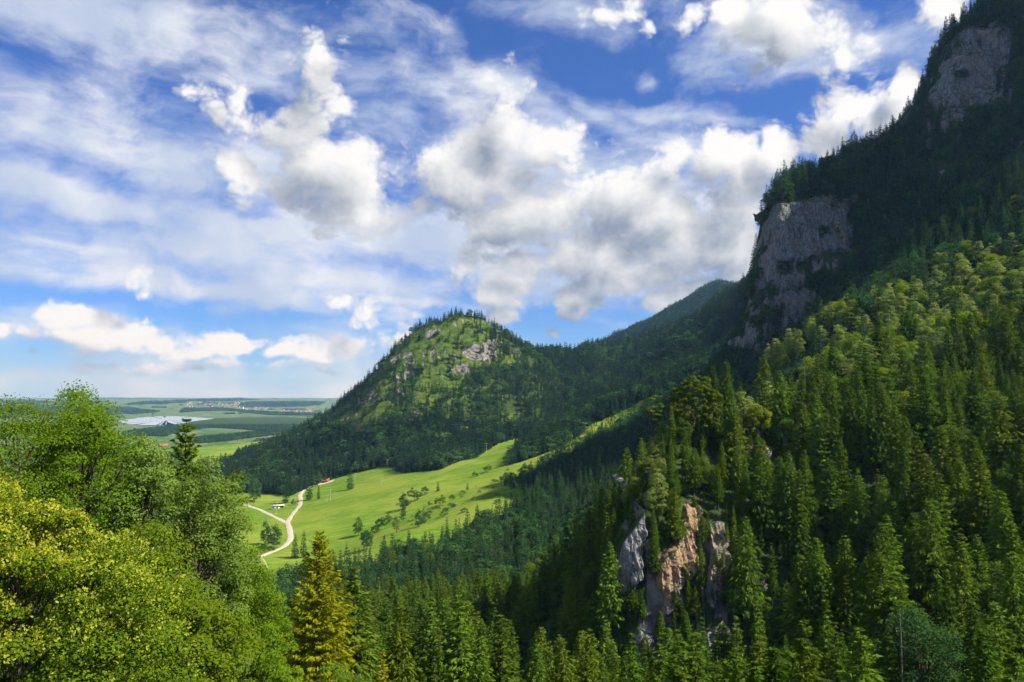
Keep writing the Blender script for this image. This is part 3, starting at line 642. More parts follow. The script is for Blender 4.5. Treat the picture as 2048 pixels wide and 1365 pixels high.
drape('meadow_path', [(480,1001),(520,1002),(560,1001),(600,995)], 2.5, 'track', 'faint footpath passing behind the hut', .42)

# ------------------------------------------------------------------ cliffs
def build_cliff(name, label, u0, u1, v0, v1, ya, yb, mat, nu=90, nv=110, rough=2.0, outline=None, proud=1.5, seed=1, dip=.2, wave=1.0):
    """bare rock of a steep place: a fine skin over the slope, broken into flutes, blocks and ledges; where outline(s, t) < 0 it dives under the turf"""
    S, T = np.meshgrid(np.linspace(0, 1, nu), np.linspace(0, 1, nv), indexing='ij')
    a, b = (u0 + (u1 - u0) * S - 1024) / FPX, (682.5 - v0 - (v1 - v0) * T) / FPX
    dy, dz = math.cos(PITCH) - math.sin(PITCH) * b, math.sin(PITCH) + math.cos(PITCH) * b
    Y = np.full(S.shape, np.nan)
    for t in np.linspace(ya, yb, 260):
        m = np.isnan(Y); m &= (CAMZ + dz / dy * t) < height(a / dy * t, np.full(S.shape, t)); Y[m] = t
    ok = ~np.isnan(Y); Y[~ok] = yb
    for _ in range(3):
        Yp = np.pad(Y, 1, mode='edge'); Y = np.where(ok, (Yp[:-2, 1:-1] + Yp[2:, 1:-1] + Yp[1:-1, :-2] + Yp[1:-1, 2:] + 2 * Y) / 6, Y)
    x, z = a / dy * Y, CAMZ + dz / dy * Y; e = outline(S, T); zz = z + x * dip; k = 1 / wave
    col = np.abs(fbm(x / 7 * k, zz / 45 * k, octv=4, seed=seed)) * 2.2                 # flutes
    blk = fbm(x / 20 * k, zz / 22 * k, octv=5, seed=seed + 5, gain=.6) * 2             # blocks
    col = col + .45 * np.abs(fbm(x / 2.2 * k, zz / 20 * k, octv=3, seed=seed + 2)) * 2
    led = np.abs(fbm(x / 50 * k, zz / 6 * k, octv=3, seed=seed + 9)) * 1.2             # ledges
    blk = .45 * blk + .55 * np.round(blk * 3.5) / 3.5; led = .5 * led + .5 * np.round(led * 5) / 5
    push = proud * np.clip(e * 4, 0, 1) + np.where(e < 0, e * 30 * proud, 0) - rough * np.clip(e * 3 + .3, 0, 1) * (col * .8 + led * .6 - blk * .8)
    V = np.stack([x + .35 * rough * fbm(zz / 9, zz / 15 + x / 20, octv=3, seed=seed + 3), Y - push, z], -1)
    i = np.arange(nu * nv).reshape(nu, nv); Q = np.stack([i[:-1, :-1], i[:-1, 1:], i[1:, 1:], i[1:, :-1]], -1).reshape(-1, 4)
    good = (ok & (e > -.6)).ravel(); Yr = Y.ravel()
    Q = Q[good[Q].all(1) & (np.ptp(Yr[Q], axis=1) < (yb - ya) * .12)]
    used = np.unique(Q); mp = np.zeros(nu * nv, int); mp[used] = np.arange(len(used))
    if len(Q): tag(obj(name, np_mesh(name, V.reshape(-1, 3)[used], mp[Q], M[mat])), label, kind='structure')
def wobble(S, T, seed, f=3.0, a=.35):
    return np.minimum(np.minimum(S, 1 - S) * 3, np.minimum(T, 1 - T) * 3) - .18 + a * fbm(S * f, T * f, seed=seed, octv=3)
C2 = dict(rough=5.0, proud=8.0, wave=2.0, nu=120, nv=140)
build_cliff('cliff', 'grey limestone cliff below the wooded crest on the right', 1515, 1730, 390, 525, 700, 850, 'rock_dark', outline=lambda S, T: wobble(S, T, 4, 3, .8), seed=11, **C2)
build_cliff('cliff', 'steep rock wall on the left edge of the right mountain', 1480, 1590, 430, 720, 700, 880, 'rock_dark', outline=lambda S, T: wobble(S * .8, T, 14, 4, .8) + .1, seed=12, **C2)
build_cliff('cliff', 'small rock face at the foot of the right mountain', 1555, 1640, 570, 680, 690, 800, 'rock_dark', outline=lambda S, T: wobble(S, T, 24, 3, .8), seed=13, **C2)
build_cliff('cliff', 'tall shaded summit cliff in the upper right corner', 1815, 2040, 35, 290, 700, 870, 'rock_dark', outline=lambda S, T: wobble(S, T, 34, 3, .8) + .1, seed=14, **C2)
PL = dict(rough=1.7, proud=1.6, nu=110, nv=190)
def shape(box4, pts, seed, soft=26.0, amp=.5):
    """outline of a rock face: depth inside a polygon, roughened"""
    u0, u1, v0, v1 = box4; pg = np.array(pts, float)
    def f(S, T):
        U, Vv = u0 + (u1 - u0) * S, v0 + (v1 - v0) * T; d = np.full(S.shape, 1e9)
        for k in range(len(pg)):
            a, b = pg[k], pg[(k + 1) % len(pg)]; ab = b - a; t = np.clip(((U - a[0]) * ab[0] + (Vv - a[1]) * ab[1]) / (ab @ ab), 0, 1)
            d = np.minimum(d, np.hypot(U - a[0] - t * ab[0], Vv - a[1] - t * ab[1]))
        return np.where(inside(pg, U, Vv), d, -d) / soft + amp * fbm(U / 22, Vv / 30, seed=seed, octv=4)
    return f
PL = dict(rough=2.4, proud=5.0, nu=150, nv=240, dip=.35)
SPUR_ROCK = [
    ('rock_pillar', 'grey rock pillar at the left end of the spur', 'rock', (1200,1310,985,1250), [(1228,1005),(1290,1002),(1296,1060),(1282,1110),(1285,1150),(1262,1190),(1240,1215),(1216,1232),(1208,1190),(1222,1120),(1220,1060)], 21),
    ('rock_pillar', 'ochre stained rock face in the middle of the spur', 'rock_warm', (1295,1425,975,1275), [(1368,985),(1396,985),(1405,1050),(1392,1085),(1398,1130),(1370,1170),(1352,1215),(1330,1235),(1318,1180),(1308,1130),(1335,1095),(1362,1070)], 22),
    ('rock_pillar', 'narrow grey rib at the right of the spur', 'rock', (1395,1480,1020,1240), [(1408,1045),(1445,1040),(1452,1110),(1440,1180),(1425,1225),(1412,1180),(1415,1110)], 23),
    ('rock_outcrop', 'lower grey rock face at the right foot of the spur', 'rock', (1380,1490,1220,1365), [(1402,1262),(1440,1230),(1470,1280),(1458,1340),(1425,1355),(1395,1310)], 28),
    ('rock_outcrop', 'small grey outcrop low on the spur among spruces', 'rock', (1245,1330,1230,1365), [(1275,1255),(1312,1262),(1305,1330),(1280,1355),(1258,1320)], 24)]
for (nm, lab, mt, b4, pts, sd) in SPUR_ROCK:
    build_cliff(nm, lab, *b4, 235, 335, mt, outline=shape(b4, pts, sd), seed=sd, **PL)
build_cliff('rock_outcrop', 'pale outcrop beneath the pale trees on the right flank', 1480, 1540, 860, 1010, 290, 440, 'rock_warm', outline=lambda S, T: wobble(S, T, 64, 4, .9), seed=25, **PL)
build_cliff('rock_outcrop', 'narrow shaded rock rib at the right edge', 1985, 2060, 760, 980, 230, 420, 'rock', outline=lambda S, T: wobble(S, T, 74, 4, .9), seed=26, **PL)
build_cliff('rock_outcrop', 'pale rock between the bushes at the bottom left', 490, 560, 1240, 1400, 55, 130, 'rock', outline=lambda S, T: wobble(S, T, 84, 3, .7), rough=.5, proud=.8, wave=.3, seed=27)

# ------------------------------------------------------------------ the left foreground trees, each built on its own
def ground(x, y): return float(height(np.array([x]), np.array([y]))[0])
def feature_tree(kind, name, u, vtop, Y, seed, mat, label, cat, H=None, **k):
    """a tree whose top stands where the line of sight of (u, vtop) passes Y metres out"""
    p = W(u, vtop, Y); g = ground(p[0], p[1]); h = max(4.0, p[2] - g) if H is None else H
    if kind == 'spruce':
        t, c = make_spruce(seed, H=h, **k); pr = Proto(name, t, c, mat, h, 4)
    else:
        t, c, x = make_broad(seed, H=h, **k); pr = Proto(name, t, c, mat, h, 5, x)
    return plant(pr, name, (p[0], p[1], p[2] - h), 1.0, rs.uniform(0, 6), label, cat)
B = dict(nclump=120, nleaf=260, leaf=.165, clump=.10, limbs=40, base=.02)
feature_tree('broad', 'maple_tree', 55, 1010, 40, 501, 'maple', 'big maple with yellow seed clusters filling the bottom left corner', 'tree', Wd=4.9, nclump=230, nleaf=330, leaf=.135, clump=.07, limbs=70, base=-.1, keys=2200)
feature_tree('broad', 'maple_tree', -40, 1000, 44, 502, 'maple', 'yellow topped maple cut off by the left edge', 'tree', Wd=4.4, nclump=120, nleaf=300, leaf=.14, clump=.09, limbs=40, base=-.05, keys=1100)
feature_tree('broad', 'maple_tree', 185, 1130, 39, 503, 'maple', 'lower maple with yellow clusters right of the big one', 'tree', Wd=3.2, nclump=110, nleaf=260, leaf=.135, clump=.11, limbs=40, base=-.1, keys=800)
feature_tree('broad', 'leafy_tree', 170, 800, 74, 504, 'maple', 'tall bright green leafy tree in the middle of the left group', 'tree', Wd=6.0, nclump=170, nleaf=260, leaf=.19, clump=.08, limbs=50, base=.05, narrow=True)
feature_tree('broad', 'leafy_tree', 150, 778, 84, 505, 'broad_lime', 'darker tree with a spiky top behind the tall bright green one', 'tree', Wd=6.6, nclump=130, nleaf=230, leaf=.21, clump=.075, limbs=60, base=.1, narrow=True)
feature_tree('broad', 'leafy_tree', 40, 815, 70, 506, 'maple', 'rounded green tree at the left edge of the skyline', 'tree', Wd=5.5, **{**B, 'nleaf': 260})
feature_tree('broad', 'slender_tree', 285, 880, 72, 507, 'willow', 'pale feathery slender tree left of the dark spruce', 'tree', Wd=3.4, nclump=100, nleaf=170, leaf=.22, clump=.085, limbs=40, base=.0, narrow=True)
feature_tree('spruce', 'spruce_tree', 373, 838, 88, 508, 'spruce', 'dark pointed spruce standing alone against the plain', 'tree', R=5.6, levels=48, nbr=11, ncard=36, bare=.05, size=.62, ragged=.3, droop=.4)
feature_tree('spruce', 'spruce_tree', 325, 905, 84, 509, 'spruce', 'smaller dark spruce half hidden behind the feathery tree', 'tree', R=2.4, levels=34, nbr=9, ncard=13, bare=.05, size=.6)
feature_tree('broad', 'leafy_tree', 390, 948, 64, 510, 'willow', 'large grey green rounded tree right of the maples', 'tree', Wd=3.7, nclump=170, nleaf=260, leaf=.16, clump=.075, limbs=50, base=-.05)
feature_tree('broad', 'bush', 300, 1085, 52, 511, 'broad_lime', 'fresh green bush between maple and grey green tree', 'bush', Wd=3.6, **B)
feature_tree('broad', 'bush', 460, 1120, 70, 512, 'broad_lime', 'green leafy tree below the grey green crown', 'bush', Wd=4.2, **B)
feature_tree('broad', 'bush', 380, 1210, 50, 513, 'broad_lime', 'yellow green bush at the bottom of the left group', 'bush', Wd=3.6, **B)
feature_tree('broad', 'bush', 500, 1180, 78, 514, 'broad_lime', 'shrub with yellow green leaves above the pale rock', 'bush', Wd=2.6, **{**B, 'nclump': 70})
feature_tree('broad', 'bush', 540, 1320, 74, 515, 'broad_lime', 'small bright green bush at the foot of the rock', 'bush', Wd=2.4, **{**B, 'nclump': 60})
feature_tree('broad', 'bush', 655, 1330, 92, 516, 'broad', 'round leafy bush at the foot of the golden spruce', 'bush', Wd=3.6, **{**B, 'nclump': 60})
feature_tree('broad', 'leafy_tree', 455, 935, 110, 517, 'beech', 'sparse yellowish tree peeking out above the meadow', 'tree', Wd=2.2, nclump=40, nleaf=60, leaf=.34, clump=.06, limbs=20, base=.3)
feature_tree('spruce', 'spruce_tree', 640, 1062, 112, 518, 'spruce_gold', 'tall golden green spruce at the bottom centre', 'tree', R=7.4, levels=60, nbr=14, ncard=60, bare=.02, size=.46, ragged=.38, droop=.5)
feature_tree('spruce', 'spruce_tree', 765, 1300, 150, 519, 'spruce_gold', 'small yellow green spruce low at the bottom centre', 'tree', R=3.4, levels=26, nbr=8, ncard=12, bare=.02, size=.8)
# the beech on the spur and the pine beside it
feature_tree('broad', 'leafy_tree', 1385, 756, 352, 520, 'beech', 'large round yellow green leafy tree on top of the rock spur', 'tree', Wd=11.5, nclump=260, nleaf=130, leaf=.65, clump=.05, limbs=50, base=.05)
feature_tree('broad', 'pine_tree', 1303, 790, 349, 521, 'spruce', 'dark flat topped pine left of the big round tree', 'tree', Wd=3.6, nclump=26, nleaf=90, leaf=.6, clump=.06, flat=.35, limbs=20, base=.5)
feature_tree('broad', 'leafy_tree', 1515, 815, 353, 522, 'broad_lime', 'bright green tree with pale stem right of the big round tree', 'tree', Wd=4.6, base=.3, nclump=70, nleaf=110, leaf=.5, clump=.1, limbs=30)
feature_tree('broad', 'leafy_tree', 1845, 1230, 165, 523, 'broad_blue', 'blue green leafy tree among spruces at the bottom right', 'tree', Wd=6.0, base=.4, nclump=110, nleaf=160, leaf=.36, clump=.085, limbs=40)

# ------------------------------------------------------------------ single trees and bushes on the meadow
def at_foot(u, v): return hit(u, v)
def meadow_tree(pool, u, vb, vt, label, cat, name, mat=None, wide=1.0, group=None):
    p = at_foot(u, vb); f = math.cos(PITCH) * p[1] + math.sin(PITCH) * (p[2] - CAMZ); h = (vb - vt) * f / FPX
    pr = pool[rs.randrange(len(pool))]; s = h / pr.H
    return plant(pr, name, tuple(p), s, rs.uniform(0, 6), label, cat, group, mat, wide)
SP = MID_SPRUCE; BR = MID_BROAD
for a in [(SP,700,980,943,'lone spruce on the open slope right of the barn','tree','spruce_tree',None,1.5),
          (SP,618,1001,955,'dark spruce beside the bend of the gravel road','tree','spruce_tree',None,1.3),
          (SP,637,1000,970,'small spruce right of the one at the road bend','tree','spruce_tree',None,1.1),
          (SP,807,1034,1000,'slender dark tree midway down the meadow','tree','spruce_tree',None,1.3),
          (BR,809,1020,988,'light green tree behind the slender dark one','tree','broadleaf_tree'),
          (BR,838,1056,1022,'round dark tree on the lower meadow','tree','broadleaf_tree',None,.8),
          (SP,847,1048,1012,'dark spruce touching the round tree on the lower meadow','tree','spruce_tree',None,1.2),
          (BUSH,829,1002,978,'dark bush clump on the upper meadow','bush','bush'),(BUSH,850,990,974,'low bush right of the dark clump','bush','bush'),
          (SP,876,984,963,'small spruce among the bushes of the upper meadow','tree','spruce_tree',None,1.5),
          (BUSH,880,1012,992,'round green bush right of the meadow centre','bush','bush','broad'),(BUSH,905,1000,990,'low spreading bush near the round green one','bush','bush'),
          (BR,717,1072,1037,'light green tree at the lower edge of the meadow','tree','broadleaf_tree','broad',.8),(BR,793,1066,1034,'pale round tree casting a shadow on the lower slope','tree','broadleaf_tree','broad_pale',.8),
          (BUSH,773,1050,1030,'small upright bush on the lower slope','bush','bush'),(BUSH,757,1052,1038,'tiny bush left of the upright one','bush','bush'),
          (BUSH,750,1068,1052,'loose bush between the two pale trees','bush','bush','broad'),(BR,733,1100,1058,'tall leafy tree at the edge of the lower wood','tree','broadleaf_tree'),
          (SP,590,1118,1068,'spruce left of the pair beside the road','tree','spruce_tree',None,1.2),(SP,607,1116,1062,'taller spruce of the pair beside the road','tree','spruce_tree',None,1.2),
          (BR,532,1090,1045,'dark tree of the clump inside the road curve','tree','broadleaf_tree',None,.7),(BR,548,1098,1052,'broad bush of the clump inside the road curve','tree','broadleaf_tree',None,.9),(BUSH,535,1105,1082,'low bush at the foot of the clump','bush','bush'),
          (BR,508,1006,957,'large dark tree at the end of the straight path','tree','broadleaf_tree',None,.8),(SP,537,988,950,'spruce behind the small hut','tree','spruce_tree',None,1.2),(SP,571,1008,965,'spruce just right of the small hut','tree','spruce_tree',None,1.2),(BR,585,985,955,'rounded tree by the road above the hut','tree','broadleaf_tree'),
          (BUSH,482,1013,1003,'dark bush at the left end of the path','bush','bush'),(BUSH,588,1010,1000,'tiny bush right of the hut','bush','bush'),
          (SP,441,930,904,'lone spruce on the far left meadow','tree','spruce_tree',None,1.3),
          (SP,935,980,965,'small dark spruce high on the right meadow','tree','spruce_tree',None,1.4),(BUSH,950,955,944,'pair of low bushes near the top of the meadow','bush','bush'),(BUSH,975,945,930,'green bush at the upper meadow edge','bush','bush','broad')]:
    meadow_tree(*a)
rg = np.random.default_rng(77)
for k in range(70):   # scattered tufts
    u = rg.uniform(800, 1080); v = 1065 - (u - 800) * rg.uniform(.28, .5) - rg.uniform(0, 30)
    p = at_foot(u, v)
    if not is_open(p[:1], p[1:2])[0]: continue
    plant(BUSH[k % 3], 'bush', tuple(p), rg.uniform(.22, 1.0), rg.uniform(0, 6), 'small dark bush tuft scattered on the rough right half of the meadow', 'bush', 'bush tufts on the meadow', None, 1.5)

# ------------------------------------------------------------------ woods: scattered, the nearest as single trees, the rest as a mass
def jitter_grid(x0, x1, y0, y1, step, rg):
    X, Y = np.meshgrid(np.arange(x0, x1, step), np.arange(y0, y1, step)); X, Y = X.ravel(), Y.ravel()
    return X + rg.uniform(-.48, .48, len(X)) * step, Y + rg.uniform(-.48, .48, len(X)) * step
rg = np.random.default_rng(5)
xs, ys, st = [], [], []
for (x0, x1, y0, y1, step) in [(-120,420,120,720,8.2),(-700,620,500,1150,7.0),(-1000,700,1150,2100,7.7),(-100,1300,2100,4300,13.0),(100,620,680,1150,6.4)]:
    x, y = jitter_grid(x0, x1, y0, y1, step, rg); xs.append(x); ys.append(y); st.append(np.full(len(x), step))
x, y, st = map(np.concatenate, (xs, ys, st)); zone_ = st.copy()
keep = np.ones(len(x), bool)
r = np.hypot(x, y); az = np.degrees(np.arctan2(x, y))
keep &= (az > -37) & (az < 52)
keep &= ~((st == 8.2 ) & ((y > 700) | ((y > 500) & (x < 100))))
keep &= ~((st == 7.0) & ((y < 500) | ((x > 100) & (y < 720)) | ((x > 100) & (y > 680))))
keep &= ~((st == 6.4) & (y < 700))
x, y, st = x[keep], y[keep], st[keep]; z = height(x, y); r = np.hypot(x, y); az = np.degrees(np.arctan2(x, y))
u, v = project(x, y, z + 12)
open_ = is_open(x, y); rocky = any_in(HILLROCK, x, y); shrub = any_in(SHRUB, x, y)
hillside = (y > 1560) & (y < 2050) & (x < 120) & (z > CAMZ - 60)
den = np.ones(len(x))
den[open_] = 0; den[any_in(HILLGRASS, x, y)] = .24; den[rocky] = .12; den[shrub] = .55
k = hillside & ~open_; den[k] = np.clip(.55 + .5 * sstep(-150, 40, x[k]) + .35 * sstep(CAMZ + 80, CAMZ - 20, z[k]) + 1.6 * fbm(x[k] / 70, y[k] / 70, seed=31), .08, .95)
# the valley floor left of the hill is farmland, the knoll under the camera carries its own trees
low = (z < CAMZ - 167) | ((y < 1180) & (x < -190))
wood_left = (u > 455) & (u < 640) & (y > 1240) & (y < 1560)
den[low & ~wood_left] = 0; den[low & wood_left & ~open_] = .75
kn = (y < 250) & (x < 30); den[kn] *= (y[kn] > 165) & (x[kn] > -52)
gap = fbm(x / 30, y / 30, seed=41, octv=2); den *= np.where(gap < -.32, .25, 1.0)
# bare rock of pillars and cliffs
for (ua, ub, va, vb, ya, yb) in [(1500,1700,405,560,700,800),(1850,2020,60,230,700,830)]:
    uu, vv = project(x, y, z + 4); den[(uu > ua) & (uu < ub) & (vv > va) & (vv < vb) & (y > ya) & (y < yb)] *= .12
uu, vv = project(x, y, z + 2)
for k in SPUR_ROCK: den[inside(np.array(k[4], float), uu, vv) & (y < 312)] *= .06
keep = rg.uniform(0, 1, len(x)) < den
x, y, z, r, u, v, st, shrub, hillside = [q[keep] for q in (x, y, z, r, u, v, st, shrub, hillside)]
steep_n = len(x); ex, ey = [], []
for (x0, x1, y0, y1, stp) in [(190,560,690,880,3.4),(22,125,255,356,2.2)]:
    a, b = jitter_grid(x0, x1, y0, y1, stp, rg); h0 = height(a, b); sl_ = np.hypot(height(a + 2, b) - h0, height(a, b + 2) - h0) / 2
    uu, vv = project(a, b, h0)
    ok = (sl_ > (1.0 if x0 > 100 else .05)) & (rg.uniform(0, 1, len(a)) < np.clip(sl_ * .24 if x0 > 100 else .07 + sl_ * .24, 0, .8)) & (fbm(a / 16, b / 16, h0 / 22, seed=91, octv=2) > (-.06 if x0 > 100 else -.25)) & (uu < 2120)
    for (ua, ub, va, vb) in [(1520,1690,400,500),(1860,2010,65,225)]: ok &= ~((uu > ua) & (uu < ub) & (vv > va) & (vv < vb) & (rg.uniform(0, 1, len(a)) < .7))
    for k in SPUR_ROCK: ok &= ~(inside(np.array(k[4], float), uu, vv) & (b < 312) & (rg.uniform(0, 1, len(a)) < .93))
    ex.append(a[ok]); ey.append(b[ok])
ex, ey = np.concatenate(ex), np.concatenate(ey); ez = height(ex, ey); m = len(ex)
x, y, z, r = np.r_[x, ex], np.r_[y, ey], np.r_[z, ez], np.r_[r, np.hypot(ex, ey)]; eu, ev = project(ex, ey, ez + 6); u, v = np.r_[u, eu], np.r_[v, ev]
st, shrub, hillside = np.r_[st, np.full(m, 3.)], np.r_[shrub, np.zeros(m, bool)], np.r_[hillside, np.zeros(m, bool)]
n = len(x)
# species: 0 spruce 1 broad 2 pale 3 lime
pale_zone = ((u > 1430) & (v > 715 - (u - 1450) * .40) & (v < 860 - (u - 1450) * .34) & (y < 680) & (y > 330)) | ((u > 1245) & (u < 1330) & (v > 860) & (v < 1000) & (y < 420))  # belt of pale trees, widened to stand in for the sunlit band
mixn = fbm(x / 60, y / 60, seed=51, octv=2); pb = np.clip(.22 + .9 * mixn, .04, .8); q = rg.uniform(0, 1, n)
sp = np.where(q < pb, 1, 0); sp[shrub] = np.where(rg.uniform(0, 1, shrub.sum()) < .65, 1, 0)
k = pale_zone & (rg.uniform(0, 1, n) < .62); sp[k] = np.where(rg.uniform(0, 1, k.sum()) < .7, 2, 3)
sp[(y > 2100)] = np.where(rg.uniform(0, 1, (y > 2100).sum()) < .12, 1, 0)
lime = (sp == 1) & (y < 700) & (rg.uniform(0, 1, n) < .22); sp[lime] = 3
H = np.where(sp == 0, rg.normal(26, 4.2, n), rg.normal(19, 3, n)); H[sp == 2] = rg.normal(20, 2.5, (sp == 2).sum())
big = (y < 420) & (sp == 0); H[big] = rg.normal(30, 7, big.sum()); H[hillside] *= rg.uniform(.5, .85, hillside.sum()); H[(y > 2100)] *= .95; H[shrub] = rg.uniform(3, 10, shrub.sum())
young = rg.uniform(0, 1, n) < .14; H[young & (sp == 0)] *= .6
crest = (y > 690) & (y < 900) & (x > 180); H[crest] *= .95
uu_, vv_ = project(x, y, z + H); spur = (uu_ > 1230) & (uu_ < 1480) & (y > 255) & (y < 345); H[spur] = np.minimum(H[spur], rg.uniform(13, 22, spur.sum()))
H[steep_n:] = rg.uniform(5, 13, n - steep_n); H = np.clip(H, 3, 38); bx, by = W(1385, 756, 352)[:2]; front = (np.abs(x - bx) < 10) & (y > by - 30) & (y < by + 9); H[front] = np.minimum(H[front], rg.uniform(8, 14, front.sum())); wide = rg.uniform(.75, 1.3, n) * np.where(y > 2100, 1.4, 1) * np.where(sp == 0, 1, 1.05); rot = rg.uniform(0, 6.28, n); z = z - .4
near = r < 470

# which of the trees show largest: a coarse depth picture of triangles / ovals, nearest first
def shown(cand):
    w, h = 512, 341; buf = np.zeros((h, w), bool); res = {}
    for i in cand[np.argsort(r[cand])]:
        ub, vb = project(x[i], y[i], z[i]); ut, vt = project(x[i], y[i], z[i] + H[i])
        hw = (.15 if sp[i] == 0 else .28) * H[i] * wide[i] * FPX / r[i] / 4
        a, b = int(max(0, vt / 4)), int(min(h, vb / 4)); c = 0
        for row in range(a, b):
            t = (row - vt / 4) / max(1, vb / 4 - vt / 4); e = hw * (t if sp[i] == 0 else min(1, 2.2 * math.sqrt(max(0, t * (1 - t)))))
            l, rr_ = int(max(0, ub / 4 - e)), int(min(w, ub / 4 + e + 1))
            if rr_ > l: seg = buf[row, l:rr_]; c += (~seg).sum(); buf[row, l:rr_] = True
        res[i] = c
    return res
inview = np.where((u > -20) & (u < 2068) & (y < 900))[0]
vis = shown(inview)
def largest(mask, m): 
    ids = [i for i in vis if mask[i] and vis[i] > 12]; ids.sort(key=lambda i: -vis[i]); return ids[:m]
single = {}
for code, name, m in ((0, 'spruce_tree', 280), (1, 'broadleaf_tree', 100), (2, 'slender_tree', 60), (3, 'lime_green_tree', 60)):
    for i in largest(sp == code, m): single[i] = name
def where_is(i):
    U, Vv, Yy = u[i], v[i], y[i]
    if Yy > 690 and x[i] > 150:
        if U > 1800: return 'around the summit cliff in the upper right corner', 'summit cliff'
        if Vv < 430: return 'along the dark crest above the grey cliff', 'crest'
        return 'on the shaded slope under the grey cliff', 'cliff foot'
    if 1200 < U < 1490 and 235 < Yy < 360:
        if Vv < 1010: return 'on the rock spur near the big round tree', 'spur brow'
        if U < 1330: return 'on the spur between left pillar and ochre face', 'left spur face'
        return 'clinging to the spur right of the ochre face', 'right spur face'
    if U > 1480 and Yy < 340:
        if U > 1880: return ('in the bottom right corner' if Vv > 1130 else 'by the rock rib at the right edge'), ('bottom right corner' if Vv > 1130 else 'right edge')
        if U > 1680: return ('around the blue green tree at the bottom right' if Vv > 1130 else 'in the middle of the right hand wood'), ('bottom right' if Vv > 1130 else 'right hand wood')
        return ('just right of the spur foot' if Vv > 1130 else 'right of the spur below the pale outcrop'), ('spur foot' if Vv > 1130 else 'pale outcrop')
    if U > 1430:
        if U < 1660: return 'on the sunlit shoulder right of the big round tree', 'sunlit shoulder'
        return ('in the highest sunlit band under the dark mountain' if Vv < 620 else 'on the sunlit flank near the right edge'), ('highest sunlit band' if Vv < 620 else 'sunlit flank')
    if Vv > 1190:
        if U < 800: return 'right of the golden spruce at the bottom', 'golden spruce foot'
        return ('in the bottom middle of the picture' if U < 1050 else 'left of the grey pillar at the bottom'), ('bottom middle' if U < 1050 else 'pillar foot')
    return ('in the dark wood just below the meadow' if U < 1000 else 'on the dark slope left of the spur'), ('wood below the meadow' if U < 1000 else 'slope left of the spur')
LOOK = {0: 'dark green pointed spruce', 1: 'rounded leafy tree', 2: 'pale silvery slender tree', 3: 'lime green leafy tree'}
for i, name in single.items():
    pool = {0: NEAR_SPRUCE if r[i] < 520 else MID_SPRUCE, 1: NEAR_BROAD if r[i] < 500 else MID_BROAD, 2: PALE_BROAD, 3: LIME_BROAD}[sp[i]]
    pr = pool[int(rs.random() * len(pool))]; s = H[i] / pr.H; wh, g = where_is(i)
    plant(pr, name, (x[i], y[i], z[i]), s, rot[i], LOOK[sp[i]] + ' ' + wh, 'tree', {0: 'spruces', 1: 'leafy trees', 2: 'slender trees', 3: 'lime green trees'}[sp[i]] + ' of the ' + g, None, wide[i])

def proto_collection(name, protos):
    c = bpy.data.collections.new(name)
    for k, p in enumerate(protos):
        o = bpy.data.objects.new('%s_%02d' % (name, k), p.whole); c.objects.link(o)
    return c
def mass(name, label, P, S, Rz, protos):
    """a wood as one object: its trees are instanced on points"""
    me = bpy.data.meshes.new(name); n = len(P); me.vertices.add(n); me.vertices.foreach_set('co', np.asarray(P, np.float32).ravel())
    a = me.attributes.new('size', 'FLOAT_VECTOR', 'POINT'); a.data.foreach_set('vector', np.asarray(S, np.float32).ravel())
    a = me.attributes.new('turn', 'FLOAT_VECTOR', 'POINT'); a.data.foreach_set('vector', np.c_[np.random.default_rng(n + 1).normal(0, .03, (n, 2)), Rz].astype(np.float32).ravel())
    a = me.attributes.new('pick', 'INT', 'POINT'); a.data.foreach_set('value', np.random.default_rng(n).integers(0, len(protos), n).astype(np.int32))
    o = obj(name, me); tag(o, label, None, None, 'stuff')
    ng = bpy.data.node_groups.new(name, 'GeometryNodeTree'); ng.interface.new_socket('Geometry', in_out='INPUT', socket_type='NodeSocketGeometry'); ng.interface.new_socket('Geometry', in_out='OUTPUT', socket_type='NodeSocketGeometry')
    gi, go = ng.nodes.new('NodeGroupInput'), ng.nodes.new('NodeGroupOutput')
    ci = ng.nodes.new('GeometryNodeCollectionInfo'); ci.inputs['Collection'].default_value = proto_collection(name + '_kinds', protos); ci.inputs['Separate Children'].default_value = True; ci.inputs['Reset Children'].default_value = True
    ip = ng.nodes.new('GeometryNodeInstanceOnPoints'); ip.inputs['Pick Instance'].default_value = True
    def named(nm, ty):
        q = ng.nodes.new('GeometryNodeInputNamedAttribute'); q.data_type = ty; q.inputs[0].default_value = nm; return q.outputs[0]
    L = ng.links.new
    L(gi.outputs[0], ip.inputs['Points']); L(ci.outputs[0], ip.inputs['Instance']); L(named('pick', 'INT'), ip.inputs['Instance Index'])
    er = ng.nodes.new('FunctionNodeEulerToRotation'); L(named('turn', 'FLOAT_VECTOR'), er.inputs[0]); L(er.outputs[0], ip.inputs['Rotation'])
    L(named('size', 'FLOAT_VECTOR'), ip.inputs['Scale']); L(ip.outputs[0], go.inputs[0])
    md = o.modifiers.new('trees', 'NODES'); md.node_group = ng
    return o
rest = np.ones(n, bool); rest[list(single)] = False
def lot(name, label, mask, protos, H0):
    i = np.where(mask & rest)[0]
    if len(i): s = H[i] / H0; mass(name, label, np.c_[x[i], y[i], z[i]], np.c_[s * wide[i], s * wide[i], s], rot[i], protos)
near = r < 520; flank = near
lot('spruce_wood', 'dense spruce wood covering the near right flank', flank & (sp == 0), NEAR_SPRUCE, 28)
lot('leafy_wood', 'leafy trees filling the near right flank', flank & (sp == 1), NEAR_BROAD, 20)
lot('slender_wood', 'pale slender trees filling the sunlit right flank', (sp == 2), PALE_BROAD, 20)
lot('lime_wood', 'lime green trees scattered through the woods', (sp == 3), LIME_BROAD, 20)
midd = ~flank & (r < 1150)
